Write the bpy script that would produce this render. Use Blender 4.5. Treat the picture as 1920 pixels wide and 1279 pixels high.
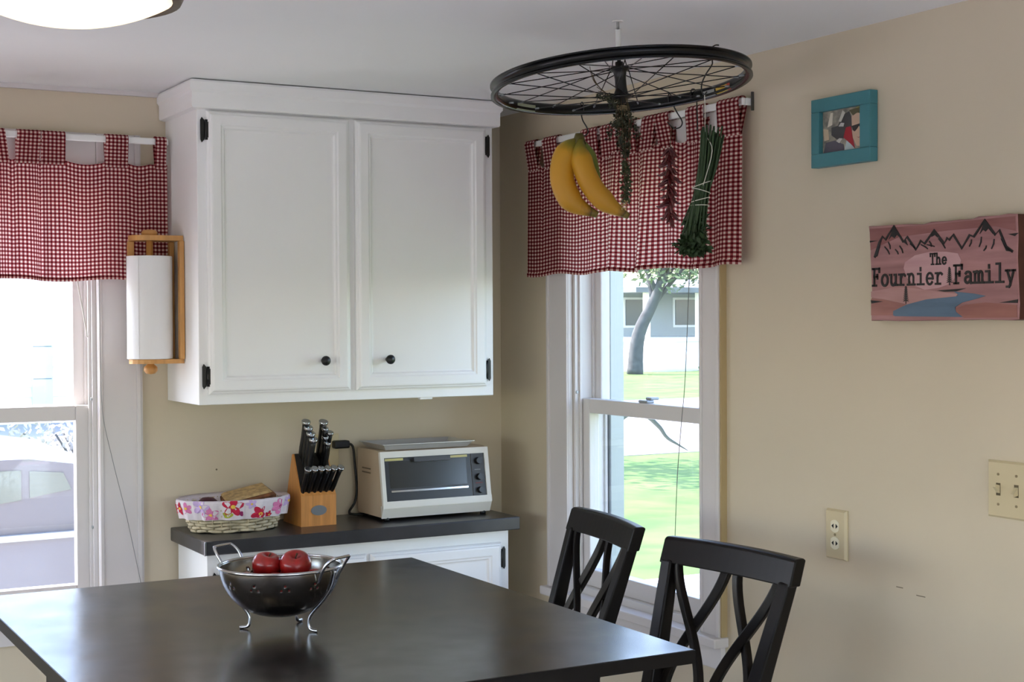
import bpy, bmesh, math, random
from mathutils import Vector, Matrix
random.seed(7)
sc = bpy.context.scene
COL = sc.collection
for o in list(bpy.data.objects): bpy.data.objects.remove(o)
PI = math.pi

# ------------------------------------------------------------ camera
YAW, PITCH, ROLL, FPX, EYE = 0.50881, -0.01668, -0.00515, 2773.2, 1.515
fw = Vector((math.sin(YAW)*math.cos(PITCH), math.cos(YAW)*math.cos(PITCH), math.sin(PITCH)))
rt = Vector((math.cos(YAW), -math.sin(YAW), 0)); up = rt.cross(fw)
r2 = math.cos(ROLL)*rt + math.sin(ROLL)*up
u2 = -math.sin(ROLL)*rt + math.cos(ROLL)*up
cd = bpy.data.cameras.new('camera'); cam = bpy.data.objects.new('camera', cd); COL.objects.link(cam)
mw = Matrix.Identity(4)
for i in range(3):
    mw[i][0], mw[i][1], mw[i][2] = r2[i], u2[i], -fw[i]
mw[2][3] = EYE
cam.matrix_world = mw
cd.sensor_fit = 'HORIZONTAL'; cd.sensor_width = 36; cd.lens = FPX/1920*36
cd.clip_start = .05; cd.clip_end = 500
sc.camera = cam

# ------------------------------------------------------------ sky, sun, exposure
TOSUN = Vector((-.45, .6, .85)).normalized()
w = bpy.data.worlds.new('sky'); sc.world = w; w.use_nodes = True
nt = w.node_tree; bg = nt.nodes['Background']
sky = nt.nodes.new('ShaderNodeTexSky'); sky.sky_type = 'NISHITA'; sky.sun_disc = False
sky.sun_elevation = math.asin(TOSUN.z); sky.sun_rotation = math.atan2(TOSUN.x, TOSUN.y)
sky.air_density = 1.0; sky.dust_density = 1.0; sky.ozone_density = 1.0
nt.links.new(sky.outputs[0], bg.inputs[0]); bg.inputs[1].default_value = .35
sd = bpy.data.lights.new('sun', 'SUN'); sd.energy = 4.0; sd.angle = .009; sd.color = (1, .92, .84)
so = bpy.data.objects.new('sun', sd); COL.objects.link(so)
so.rotation_euler = TOSUN.to_track_quat('Z', 'Y').to_euler(); so.location = (-6, 8, 12)
vs = sc.view_settings; vs.view_transform = 'Standard'; vs.look = 'None'; vs.gamma = 1
vs.use_curve_mapping = False; vs.exposure = 2.05

# ------------------------------------------------------------ helpers
def lin(c):
    return tuple(((v/255)/12.92 if v/255 <= .04045 else ((v/255+.055)/1.055)**2.4) for v in c)
MATS = {}
def mat(name, rgb, rough=.5, metal=0, var=0, vscale=8, bump=0, bscale=60, spec=.5, stretch=None, coat=0, rgb2=None, sss=0):
    if name in MATS: return MATS[name]
    m = bpy.data.materials.new(name); m.use_nodes = True; n = m.node_tree; L = n.links
    b = n.nodes['Principled BSDF']; c = lin(rgb)
    b.inputs['Base Color'].default_value = (*c, 1); b.inputs['Roughness'].default_value = rough
    b.inputs['Metallic'].default_value = metal; b.inputs['Specular IOR Level'].default_value = spec
    b.inputs['Coat Weight'].default_value = coat; b.inputs['Coat Roughness'].default_value = .15
    if var or bump or rgb2:
        tc = n.nodes.new('ShaderNodeTexCoord'); mp = n.nodes.new('ShaderNodeMapping')
        L.new(tc.outputs['Object'], mp.inputs[0])
        if stretch: mp.inputs['Scale'].default_value = stretch
    if var or rgb2:
        nz = n.nodes.new('ShaderNodeTexNoise'); nz.inputs['Scale'].default_value = vscale; nz.inputs['Detail'].default_value = 6
        L.new(mp.outputs[0], nz.inputs[0])
        rp = n.nodes.new('ShaderNodeValToRGB')
        d = lin(rgb2) if rgb2 else tuple(v*(1-var) for v in c)
        e = c if rgb2 else tuple(min(1, v*(1+var*.6)) for v in c)
        rp.color_ramp.elements[0].position = .32; rp.color_ramp.elements[1].position = .68
        rp.color_ramp.elements[0].color = (*d, 1); rp.color_ramp.elements[1].color = (*e, 1)
        L.new(nz.outputs[0], rp.inputs[0]); L.new(rp.outputs[0], b.inputs['Base Color'])
    if bump:
        n2 = n.nodes.new('ShaderNodeTexNoise'); n2.inputs['Scale'].default_value = bscale; n2.inputs['Detail'].default_value = 4
        L.new(mp.outputs[0], n2.inputs[0])
        bm_ = n.nodes.new('ShaderNodeBump'); bm_.inputs['Strength'].default_value = bump; bm_.inputs['Distance'].default_value = .002
        L.new(n2.outputs[0], bm_.inputs['Height']); L.new(bm_.outputs[0], b.inputs['Normal'])
    MATS[name] = m; return m

class MB:
    def __init__(s): s.bm = bmesh.new(); s.uv = s.bm.loops.layers.uv.new('UVMap')
    def box(s, x0, x1, y0, y1, z0, z1, bev=0, seg=2, T=None):
        r = bmesh.ops.create_cube(s.bm, size=1)['verts']
        for v in r: v.co = Vector(((x0+x1)/2+v.co.x*(x1-x0), (y0+y1)/2+v.co.y*(y1-y0), (z0+z1)/2+v.co.z*(z1-z0)))
        if bev:
            es = list({e for v in r for e in v.link_edges})
            g = bmesh.ops.bevel(s.bm, geom=es, offset=bev, segments=seg, affect='EDGES', profile=.5)
            r = list({v for f in g['faces'] for v in f.verts} | {v for v in r if v.is_valid})
        if T is not None:
            for v in r: v.co = T @ v.co
        return s
    def tube(s, path, r, seg=10, caps=True, closed=False, flat=1.0, ref=None):
        P = [Vector(p) for p in path]; n = len(P); R = r if isinstance(r, (list, tuple)) else [r]*n
        rings = []; prev = None
        for i in range(n):
            if closed: t = P[(i+1) % n]-P[i-1]
            else: t = P[min(i+1, n-1)]-P[max(i-1, 0)]
            t.normalize()
            if prev is None:
                a = Vector(ref) if ref else (Vector((0, 0, 1)) if abs(t.z) < .9 else Vector((1, 0, 0)))
                a = (a-t*a.dot(t)).normalized()
            else:
                a = (prev-t*prev.dot(t)).normalized()
            prev = a; b = t.cross(a)
            rings.append([s.bm.verts.new(P[i]+R[i]*(math.cos(2*PI*k/seg)*a+flat*math.sin(2*PI*k/seg)*b)) for k in range(seg)])
        m = n if closed else n-1
        for i in range(m):
            A, B = rings[i], rings[(i+1) % n]
            for k in range(seg):
                f = s.bm.faces.new((A[k], A[(k+1) % seg], B[(k+1) % seg], B[k])); f.smooth = True
                for lp, (uu, vv) in zip(f.loops, ((i, k), (i, k+1), (i+1, k+1), (i+1, k))):
                    lp[s.uv].uv = (uu/max(1, m), vv/seg)
        if caps and not closed:
            s.bm.faces.new(rings[0][::-1]); s.bm.faces.new(rings[-1])
        return s
    def cyl(s, p0, p1, r0, r1=None, seg=16, caps=True):
        return s.tube([p0, p1], [r0, r0 if r1 is None else r1], seg, caps)
    def lathe(s, prof, c=(0, 0, 0), seg=32, axis='z', smooth=True):
        c = Vector(c); rings = []
        for r, z in prof:
            ring = []
            for k in range(seg):
                a = 2*PI*k/seg
                if axis == 'z': p = Vector((r*math.cos(a), r*math.sin(a), z))
                elif axis == 'x': p = Vector((z, r*math.cos(a), r*math.sin(a)))
                else: p = Vector((r*math.sin(a), z, r*math.cos(a)))
                ring.append(s.bm.verts.new(c+p))
            rings.append(ring)
        for A, B in zip(rings, rings[1:]):
            for k in range(seg):
                f = s.bm.faces.new((A[k], A[(k+1) % seg], B[(k+1) % seg], B[k])); f.smooth = smooth
        ring = prof[0] == prof[-1]
        if prof[0][0] > 1e-6 and not ring: s.bm.faces.new(rings[0][::-1])
        if prof[-1][0] > 1e-6 and not ring: s.bm.faces.new(rings[-1])
        bmesh.ops.remove_doubles(s.bm, verts=[v for R in (rings[0], rings[-1]) for v in R], dist=1e-6)
        return s
    def prism(s, poly, fn, d0, d1):
        A = [s.bm.verts.new(Vector(fn(x, y, d0))) for x, y in poly]; B = [s.bm.verts.new(Vector(fn(x, y, d1))) for x, y in poly]
        s.bm.faces.new(A[::-1]); s.bm.faces.new(B); n = len(poly)
        for i in range(n): s.bm.faces.new((A[i], A[(i+1) % n], B[(i+1) % n], B[i]))
        return s
    def grid(s, fn, nu, nv, uvfn=None, smooth=True):
        V = [[s.bm.verts.new(Vector(fn(i/nu, j/nv))) for j in range(nv+1)] for i in range(nu+1)]
        for i in range(nu):
            for j in range(nv):
                f = s.bm.faces.new((V[i][j], V[i+1][j], V[i+1][j+1], V[i][j+1])); f.smooth = smooth
                for lp, (a, b) in zip(f.loops, ((i, j), (i+1, j), (i+1, j+1), (i, j+1))):
                    lp[s.uv].uv = uvfn(a/nu, b/nv) if uvfn else (a/nu, b/nv)
        return s
    def rings(s, loops, cap0=True, cap1=True):
        R = [[s.bm.verts.new(Vector(p)) for p in lp] for lp in loops]; n = len(R[0])
        for A, B in zip(R, R[1:]):
            for k in range(n): s.bm.faces.new((A[k], A[(k+1) % n], B[(k+1) % n], B[k]))
        if cap0: s.bm.faces.new(R[0][::-1])
        if cap1: s.bm.faces.new(R[-1])
        return s
    def tris(s, faces):
        for f in faces: s.bm.faces.new([s.bm.verts.new(Vector(p)) for p in f])
        return s
    def build(s, name, m, parent=None, smooth=False, local=False, weld=0, recalc=True):
        if weld: bmesh.ops.remove_doubles(s.bm, verts=s.bm.verts, dist=weld)
        if recalc: bmesh.ops.recalc_face_normals(s.bm, faces=s.bm.faces)
        me = bpy.data.meshes.new(name)
        if parent is not None and not local:
            root = parent
            while root.parent: root = root.parent
            s.bm.transform(root.matrix_basis.inverted())
        if parent is None:
            # origin at base centre
            zs = [v.co.z for v in s.bm.verts]; xs = [v.co.x for v in s.bm.verts]; ys = [v.co.y for v in s.bm.verts]
            c = Vector(((min(xs)+max(xs))/2, (min(ys)+max(ys))/2, min(zs)))
            s.bm.transform(Matrix.Translation(-c))
        s.bm.to_mesh(me); s.bm.free()
        if smooth:
            for p in me.polygons: p.use_smooth = True
        me.materials.append(m)
        o = bpy.data.objects.new(name, me); COL.objects.link(o)
        if parent is not None: o.parent = parent
        else: o.location = c
        return o
def tag(o, label=None, cat=None, group=None, kind=None):
    if label: o['label'] = label
    if cat: o['category'] = cat
    if group: o['group'] = group
    if kind: o['kind'] = kind
    return o
def thing(name, label, cat, loc=(0, 0, 0), rz=0, group=None, kind=None):
    e = bpy.data.objects.new(name, None); COL.objects.link(e); e.empty_display_size = .05
    e.matrix_basis = Matrix.Translation(Vector(loc)) @ Matrix.Rotation(rz, 4, 'Z')
    return tag(e, label, cat, group, kind)
def dup(o, name, parent, mtx=None):
    c = o.copy(); COL.objects.link(c); c.parent = parent; c.name = name
    if mtx is not None: c.matrix_basis = mtx
    return c
def fillet(pts, n=6):
    # Catmull-Rom through points
    P = [Vector(p) for p in pts]; out = []
    for i in range(len(P)-1):
        p0 = P[max(i-1, 0)]; p1 = P[i]; p2 = P[i+1]; p3 = P[min(i+2, len(P)-1)]
        for k in range(n):
            t = k/n
            out.append(.5*((2*p1)+(p2-p0)*t+(2*p0-5*p1+4*p2-p3)*t*t+(-p0+3*p1-3*p2+p3)*t**3))
    out.append(P[-1]); return out
def sstep(t): t = max(0, min(1, t)); return t*t*(3-2*t)

# ------------------------------------------------------------ materials
M_wall = mat('cream_wall_paint', (211, 198, 173), .6, var=.03, vscale=2.2, bump=.08, bscale=90)
M_ceil = mat('white_ceiling_paint', (246, 247, 246), .55, var=.02, vscale=1.5, bump=.08, bscale=70)
M_trim = mat('white_trim_paint', (216, 211, 209), .35, var=.02, vscale=5)
M_cab = mat('white_cabinet_paint', (248, 248, 246), .32, var=.015, vscale=4, bump=.05, bscale=30)
M_vinyl = mat('white_window_vinyl', (220, 216, 214), .35)
M_alu = mat('grey_storm_frame', (165, 171, 174), .4, metal=.3)
M_floor = mat('pale_vinyl_floor', (206, 200, 194), .4, var=.12, vscale=4, stretch=(1, 3, 1))
M_black = mat('black_metal', (14, 14, 15), .38)
M_chrome = mat('polished_steel', (205, 208, 212), .16, metal=1)
M_gold = mat('cream_edge_paint', (182, 160, 116), .6)
def glass_mat(name='window_glass', tint=(.965, .945, .955), refl=.06):
    m = bpy.data.materials.new(name); m.use_nodes = True; n = m.node_tree; n.nodes.clear()
    o = n.nodes.new('ShaderNodeOutputMaterial'); t = n.nodes.new('ShaderNodeBsdfTransparent'); g = n.nodes.new('ShaderNodeBsdfGlossy')
    t.inputs[0].default_value = (*tint, 1); g.inputs['Roughness'].default_value = .02
    mx = n.nodes.new('ShaderNodeMixShader'); mx.inputs[0].default_value = refl
    n.links.new(t.outputs[0], mx.inputs[1]); n.links.new(g.outputs[0], mx.inputs[2]); n.links.new(mx.outputs[0], o.inputs[0]); return m
M_glass = glass_mat()

# ------------------------------------------------------------ room shell
XR, YB, ZC, XL, YF, TH = 2.29, 4.18, 2.155, -1.9, -1.8, .13
W1 = (.34, 1.0, .70, 1.93)      # back window opening  x0 x1 z0 z1
W2 = (3.085, 3.735, .70, 1.93)  # right window opening y0 y1 z0 z1
def struct(name, mb, m, label, **k): return tag(mb.build(name, m, **k), label, kind='structure')
m = MB()
m.box(XL-TH, W1[0], YB, YB+TH, -.7, ZC+.1); m.box(W1[1], XR+TH, YB, YB+TH, -.7, ZC+.1)
m.box(W1[0], W1[1], YB, YB+TH, -.7, W1[2]); m.box(W1[0], W1[1], YB, YB+TH, W1[3], ZC+.1)
struct('wall_back', m, M_wall, 'cream painted back wall behind the white cabinets')
m = MB()
m.box(XR, XR+TH, YF-TH, W2[0], -.7, ZC+.1); m.box(XR, XR+TH, W2[1], YB, -.7, ZC+.1)
m.box(XR, XR+TH, W2[0], W2[1], -.7, W2[2]); m.box(XR, XR+TH, W2[0], W2[1], W2[3], ZC+.1)
struct('wall_right', m, M_wall, 'cream painted right wall with the carved sign')
W3 = (-1.0, 2.2, .05, 1.80)   # unseen opening added behind the camera to light the room
W4 = (.2, 3.6, .6, 1.75)  # unseen left wall windows, added and sized for the room light
m = MB()
m.box(XL-TH, W3[0], YF-TH, YF, -.7, ZC+.1); m.box(W3[1], XR, YF-TH, YF, -.7, ZC+.1)
m.box(W3[0], W3[1], YF-TH, YF, -.7, W3[2]); m.box(W3[0], W3[1], YF-TH, YF, W3[3], ZC+.1)
struct('wall_front', m, M_wall, 'cream wall behind the camera')
m = MB()
m.box(XL-TH, XL, YF, W4[0], -.7, ZC+.1); m.box(XL-TH, XL, W4[1], YB, -.7, ZC+.1)
m.box(XL-TH, XL, W4[0], W4[1], -.7, W4[2]); m.box(XL-TH, XL, W4[0], W4[1], W4[3], ZC+.1)
struct('wall_left', m, M_wall, 'cream left wall outside the view')
struct('floor', MB().box(XL, XR, YF, YB, -.12, 0), M_floor, 'pale vinyl kitchen floor')
struct('ceiling', MB().box(XL-TH, XR+TH, YF-TH, YB+TH, ZC, ZC+.12), M_ceil, 'white painted ceiling')
m = MB(); m.box(XL-.5, XR+.45, YB+TH, YB+TH+.34, ZC+.10, ZC+.26)  # unseen overhang, its depth chosen to shade the upper back window
struct('trim_1', m, M_trim, 'unseen white roof overhang added above the back window to shade it')
m = MB(); m.box(XL, 1.18, YB-.014, YB, ZC-.013, ZC)
struct('trim_2', m, M_trim, 'thin white moulding where back wall meets ceiling')
struct('baseboard_right', MB().box(XR-.015, XR, YF, YB, 0, .1, .004), M_trim, 'white baseboard along the right wall')
struct('baseboard_back', MB().box(XL, 1.2, YB-.015, YB, 0, .1, .004), M_trim, 'white baseboard along the back wall')

# ------------------------------------------------------------ double-hung windows
def dh_window(name, label, place, x0, x1, z0, z1, cas_l, cas_r, edge_mat, apron_w):
    # local frame: x across, y outward (0 = wall face), built in wall coordinates through place(x,y,z)
    root = thing(name, label, None, place((x0+x1)/2, 0, z0), 0, kind='structure')
    T = place
    def bx(mb, a, b, c, d, e, f, bev=0):
        p, q = T(a, c, e), T(b, d, f)
        mb.box(min(p[0], q[0]), max(p[0], q[0]), min(p[1], q[1]), max(p[1], q[1]), min(p[2], q[2]), max(p[2], q[2]), bev)
    # casing
    mb = MB(); ct = .018
    bx(mb, x0-cas_l, x0, -ct, 0, z0-.02, z1+.1, .003); bx(mb, x1, x1+cas_r, -ct, 0, z0-.02, z1+.1, .003); bx(mb, x0, x1, -ct, 0, z1, z1+.1, .003)
    bx(mb, x0-cas_l, x0-cas_l+.012, -ct-.006, -ct+.002, z0-.02, z1+.1, .002); bx(mb, x1+cas_r-.012, x1+cas_r, -ct-.006, -ct+.002, z0-.02, z1+.1, .002)
    bx(mb, x0-.012, x0-.002, -ct-.004, 0, z0, z1, .002); bx(mb, x1+.002, x1+.012, -ct-.004, 0, z0, z1, .002)
    mb.build('casing', M_trim, root)
    mb = MB(); bx(mb, x1+cas_r, x1+cas_r+.006, -ct, 0, z0-.02, z1+.1); bx(mb, x0-cas_l-.006, x0-cas_l, -ct, 0, z0-.02, z1+.1); mb.build('casing_edge', edge_mat, root)
    # jamb liner with parting beads
    mb = MB(); j = .012
    bx(mb, x0, x0+j, 0, .13, z0, z1); bx(mb, x1-j, x1, 0, .13, z0, z1); bx(mb, x0, x1, 0, .13, z1-j, z1); bx(mb, x0+j, x1-j, .0, .15, z0, z0+.02)
    for q in (.012, .058, .1):
        bx(mb, x0+j, x0+j+.008, q, q+.008, z0, z1, .001); bx(mb, x1-j-.008, x1-j, q, q+.008, z0, z1, .001)
    mb.build('jamb', M_vinyl, root)
    mb = MB(); bx(mb, x0-cas_l-.01, x1+cas_r+.01, -.045, .06, z0-.026, z0, .004); mb.build('window_sill', M_trim, root)
    mb = MB(); bx(mb, x0-cas_l, x1+cas_r, -.016, 0, z0-.026-apron_w, z0-.026, .003); mb.build('apron', M_trim, root)
    zm = 1.25; a0, a1 = x0+j+.002, x1-j-.002
    def sash(nm, ya, yb, za, zb, st, tr, br):
        mb = MB()
        bx(mb, a0, a0+st, ya, yb, za, zb, .003); bx(mb, a1-st, a1, ya, yb, za, zb, .003)
        bx(mb, a0+st, a1-st, ya, yb, zb-tr, zb, .003); bx(mb, a0+st, a1-st, ya, yb, za, za+br, .003)
        s_ = mb.build(nm, M_vinyl, root)
        mb = MB(); bx(mb, a0+st-.004, a1-st+.004, (ya+yb)/2-.002, (ya+yb)/2+.002, za+br-.004, zb-tr+.004); mb.build('pane', M_glass, s_)
        return s_
    ls = sash('lower_sash', .022, .056, z0+.02, zm+.022, .04, .042, .05)
    sash('upper_sash', .066, .098, zm-.02, z1-j, .036, .036, .038)
    mb = MB(); xm = (x0+x1)/2
    bx(mb, xm-.022, xm+.022, .026, .052, zm+.022, zm+.03, .003); bx(mb, xm-.006, xm+.02, .04, .07, zm+.03, zm+.038, .003)
    mb.build('sash_latch', M_alu, ls)
    # storm window track outside
    mb = MB()
    bx(mb, x0+.004, x0+.03, .112, .16, z0, z1, .002); bx(mb, x1-.03, x1-.004, .112, .16, z0, z1, .002); bx(mb, x0+.03, x1-.03, .112, .14, z0+.02, z0+.045, .002)
    bx(mb, x0+.03, x1-.03, .13, .15, z1-.05, z1-.012, .002)
    mb.build('storm_frame', M_alu, root)
    mb = MB(); bx(mb, x0-.06, x1+.06, .13, .19, z0-.05, z0+.0, .003); bx(mb, x0-.06, x0, .13, .16, z0, z1+.06, .003); bx(mb, x1, x1+.06, .13, .16, z0, z1+.06, .003); mb.build('outer_trim', M_trim, root)
    # screw on the jamb
    for xs, sg_ in ((x1-j, -1), (x0+j, 1)):
        for zs in (1.29, .93): MB().cyl(T(xs, .006, zs), T(xs+sg_*.004, .006, zs), .0045, seg=10).build('jamb_screw', M_alu, root)
    return root
WIN1 = dh_window('window_1', 'white double hung window in the back wall left of the cabinets', lambda x, y, z: (x, YB+y, z), W1[0], W1[1], W1[2], W1[3], .118, .118, M_trim, .05)
WIN2 = dh_window('window_2', 'white double hung window in the right wall behind the chairs', lambda x, y, z: (XR+y, W2[0]+W2[1]-x, z), W2[0], W2[1], W2[2], W2[3], .118, .085, M_gold, .06)
# unseen windows, added to let sky light into the room
def glazed(name, label, boxes, pane):
    r = thing(name, label, None, ((pane[0]+pane[1])/2, (pane[2]+pane[3])/2, pane[4]), kind='structure')
    mb = MB()
    for b in boxes: mb.box(*b, .004)
    mb.build('window_frame', M_vinyl, r); MB().box(*pane).build('pane', M_glass, r)
x0, x1, z0, z1 = W3; yy = YF-.08
glazed('added_window_3', 'wide unseen window behind the camera, added to let in sky light', [(x0, x0+.06, yy-.03, yy+.03, z0, z1), (x1-.06, x1, yy-.03, yy+.03, z0, z1), (x0+.06, x1-.06, yy-.03, yy+.03, z0, z0+.06), (x0+.06, x1-.06, yy-.03, yy+.03, z1-.06, z1), ((x0+x1)/2-.04, (x0+x1)/2+.04, yy-.03, yy+.03, z0+.06, z1-.06)], (x0+.05, x1-.05, yy-.004, yy+.004, z0+.05, z1-.05))
y0, y1, z0, z1 = W4; xx = XL-.08
glazed('added_window_4', 'unseen triple window in the left wall, added to light the room', [(xx-.03, xx+.03, y0, y0+.06, z0, z1), (xx-.03, xx+.03, y1-.06, y1, z0, z1), (xx-.03, xx+.03, y0+.06, y1-.06, z0, z0+.06), (xx-.03, xx+.03, y0+.06, y1-.06, z1-.06, z1), (xx-.03, xx+.03, (2*y0+y1)/3-.04, (2*y0+y1)/3+.04, z0+.06, z1-.06), (xx-.03, xx+.03, (y0+2*y1)/3-.04, (y0+2*y1)/3+.04, z0+.06, z1-.06)], (xx-.004, xx+.004, y0+.05, y1-.05, z0+.05, z1-.05))
# sky portals in the window openings (they only guide sampling of the sky)
def portal(name, loc, sx, sy, rot):
    l = bpy.data.lights.new(name, 'AREA'); l.shape = 'RECTANGLE'; l.size = sx; l.size_y = sy; l.cycles.is_portal = True
    o = bpy.data.objects.new(name, l); COL.objects.link(o); o.location = loc; o.rotation_euler = rot
portal('window_portal', ((W3[0]+W3[1])/2, YF-.2, (W3[2]+W3[3])/2), W3[1]-W3[0], W3[3]-W3[2], (PI/2, 0, 0))
portal('window_portal', (XL-.2, (W4[0]+W4[1])/2, (W4[2]+W4[3])/2), W4[3]-W4[2], W4[1]-W4[0], (0, -PI/2, 0))
portal('window_portal', ((W1[0]+W1[1])/2, YB+.2, (W1[2]+W1[3])/2), W1[1]-W1[0], W1[3]-W1[2], (-PI/2, 0, 0))
portal('window_portal', (XR+.2, (W2[0]+W2[1])/2, (W2[2]+W2[3])/2), W2[3]-W2[2], W2[1]-W2[0], (0, PI/2, 0))
# ------------------------------------------------------------ cabinets
def panel_door(parent, x0, x1, z0, z1, yf, name='door'):
    # overlay door: front at y = yf, back 18 mm behind
    def loop(i, dy): return [(x0+i, yf+dy, z0+i), (x1-i, yf+dy, z0+i), (x1-i, yf+dy, z1-i), (x0+i, yf+dy, z1-i)]
    lv = [(0, .020), (0, .010), (.004, .006), (.007, .005), (.010, .001), (.014, 0), (.036, 0), (.040, .003), (.045, .0035), (.049, .009), (.053, .0098)]
    return MB().rings([loop(*l) for l in lv]).build(name, M_cab, parent)
def knob(parent, x, z, yf):
    return MB().lathe([(.0001, .0), (.006, .0), (.006, -.010), (.0055, -.014), (.011, -.018), (.0135, -.022), (.0135, -.026), (.010, -.030), (.0001, -.031)], (x, yf, z), 20, axis='y').build('knob', M_black, parent)
def hinge(parent, x, z, yf, s):
    # s=+1: door lies on +x side
    h = MB()
    f = lambda a, b, d: (x+s*a, yf+d, z+b)
    h.prism([(-.012, -.034), (-.005, -.026), (-.003, -.012), (-.003, .012), (-.005, .026), (-.012, .034), (-.016, .026), (-.016, -.026)], f, .004, .001)
    h.prism([(.001, -.02), (.008, -.024), (.012, -.016), (.009, -.004), (.009, .004), (.012, .016), (.008, .024), (.001, .02)], f, .0, -.006)
    h.cyl(f(-.001, -.027, -.002), f(-.001, .027, -.002), .0042, seg=10)
    return h.build('hinge', M_black, parent)
UX0, UX1, UY, UZ0 = 1.20, 2.10, 3.88, 1.28
up = thing('upper_cabinet', 'white two door wall cabinet with crown moulding hung above the worktop', 'cabinet', ((UX0+UX1)/2, 4.03, UZ0))
m = MB(); m.box(UX0, UX1, UY, YB-.002, UZ0, 2.10, .002)
m.build('body', M_cab, up)
def crown_loop(e, z): return [(UX0-e, YB-.003, z), (UX0-e, UY-e, z), (UX1+e, UY-e, z), (UX1+e, YB-.003, z)]
MB().rings([crown_loop(*q) for q in ((.004, 2.075), (.016, 2.078), (.018, 2.082), (.018, 2.118), (.02, 2.121), (.024, 2.126), (.024, 2.146), (.021, 2.152))]).build('crown_moulding', M_cab, up)
for (a, b, kx, hs) in ((1.224, 1.636, 1.552, 1), (1.654, 2.072, 1.749, -1)):
    d = panel_door(up, a, b, 1.308, 2.071, 3.860)
    knob(d, kx, 1.394, 3.869)
    for hz in (2.02, 1.357): hinge(d, a if hs > 0 else b, hz, 3.862+.010, hs)
MB().box(1.86, 1.90, 3.884, 3.90, 1.274, 1.2805, .002).build('door_catch', M_cab, up)

BX0, BX1, BY = 1.222, 2.155, 3.892
base = thing('base_cabinet', 'white panelled base cabinet standing under the dark worktop', 'cabinet', ((BX0+BX1)/2, 4.03, 0))
m = MB(); m.box(BX0, BX1, BY, YB-.018, .09, .8745, .002); m.box(BX0+.01, BX1-.01, BY+.06, YB-.03, 0, .09)
m.build('body', M_cab, base)
for (a, b, hs) in ((1.252, 1.686, 1), (1.698, 2.125, -1)):
    d = panel_door(base, a, b, .12, .838, 3.872)
    knob(d, (b-.05 if hs > 0 else a+.05), .74, 3.881)
    for hz in (.79, .2): hinge(d, a if hs > 0 else b, hz, 3.884, hs)
M_counter = mat('dark_slate_laminate', (52, 52, 55), .28, var=.25, vscale=14, spec=.5)
ct = thing('countertop', 'dark slate laminate worktop on the white base cabinet', 'worktop', (1.69, 4.02, .875))
MB().box(1.205, 2.176, 3.856, YB-.001, .8755, .914, .003).build('slab', M_counter, ct)
tag(MB().box(1.2035, 1.2085, 3.8545, 3.8595, .8755, .9135, .0015).build('corner_edge', M_chrome, ct), 'bright metal corner edge')  # thin polished strip along the front left corner

# ------------------------------------------------------------ paper towel holder + roll
M_oak = mat('honey_pine', (205, 150, 84), .45, var=.18, vscale=7, stretch=(8, 8, .6), coat=.1)
hd = thing('paper_towel_holder', 'honey pine paper towel holder fixed to the cabinet side', 'holder', (1.13, 4.06, 1.36))
def plate(z0, z1):
    pts = [(1.198, 4.005), (1.198, 4.105)]
    for k in range(9):
        a = PI/2+PI*k/8; pts.append((1.105+.045*math.cos(a), 4.055+.05*math.sin(a)))
    return MB().prism(pts, lambda x, y, d: (x, y, d), z0, z1)
plate(1.728, 1.742).build('top_plate', M_oak, hd); plate(1.390, 1.402).build('bottom_plate', M_oak, hd)
MB().box(1.185, 1.1985, 3.997, 4.018, 1.402, 1.728, .002).build('back_rail', M_oak, hd)
MB().box(1.185, 1.1985, 4.092, 4.113, 1.402, 1.728, .002).build('back_rail', M_oak, hd)
MB().box(1.066, 1.084, 4.085, 4.099, 1.402, 1.728, .002).build('tear_bar', M_oak, hd)
MB().cyl((1.118, 4.055, 1.375), (1.118, 4.055, 1.745), .0095, seg=14).build('dowel', M_oak, hd)
MB().lathe([(.0001, 0), (.018, .0), (.022, .004), (.022, .010), (.017, .016), (.0001, .018)], (1.118, 4.055, 1.742), 20).build('top_knob', M_oak, hd)
MB().lathe([(.0001, -.030), (.012, -.028), (.019, -.020), (.018, -.010), (.010, -.003), (.009, 0.001), (.0001, .001)], (1.118, 4.055, 1.390), 20).build('bottom_knob', M_oak, hd)
M_paper = mat('white_paper_towel', (240, 240, 238), .85, bump=.25, bscale=220)
roll = thing('paper_towel_roll', 'white paper towel roll on the pine holder', 'paper towel', (1.118, 4.055, 1.403))
m = MB(); prof = []
R0 = .0605
pts = []
for k in range(48):
    a = 2*PI*k/48; pts.append((1.118+R0*math.cos(a), 4.055+R0*math.sin(a)))
m.lathe([(.018, 1.403), (R0-.001, 1.403), (R0, 1.405), (R0, 1.684), (R0-.001, 1.686), (.018, 1.686), (.018, 1.403)], (1.118, 4.055, 0), 48)
m.build('towel', M_paper, roll)
m = MB()   # loose last sheet
m.grid(lambda u, v: (1.118+(R0+.001+.003*u*u)*math.cos(PI*(1.25-.55*u)), 4.055+(R0+.001+.003*u*u)*math.sin(PI*(1.25-.55*u)), 1.4035+.282*v+.002*math.sin(9*v)*u), 14, 6)
m.build('loose_sheet', M_paper, roll)
MB().lathe([(.0175, 1.404), (.0175, 1.687), (.016, 1.687), (.016, 1.404), (.0175, 1.404)], (1.118, 4.055, 0), 24).build('cardboard_core', mat('cardboard', (165, 130, 95), .8), roll)

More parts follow.
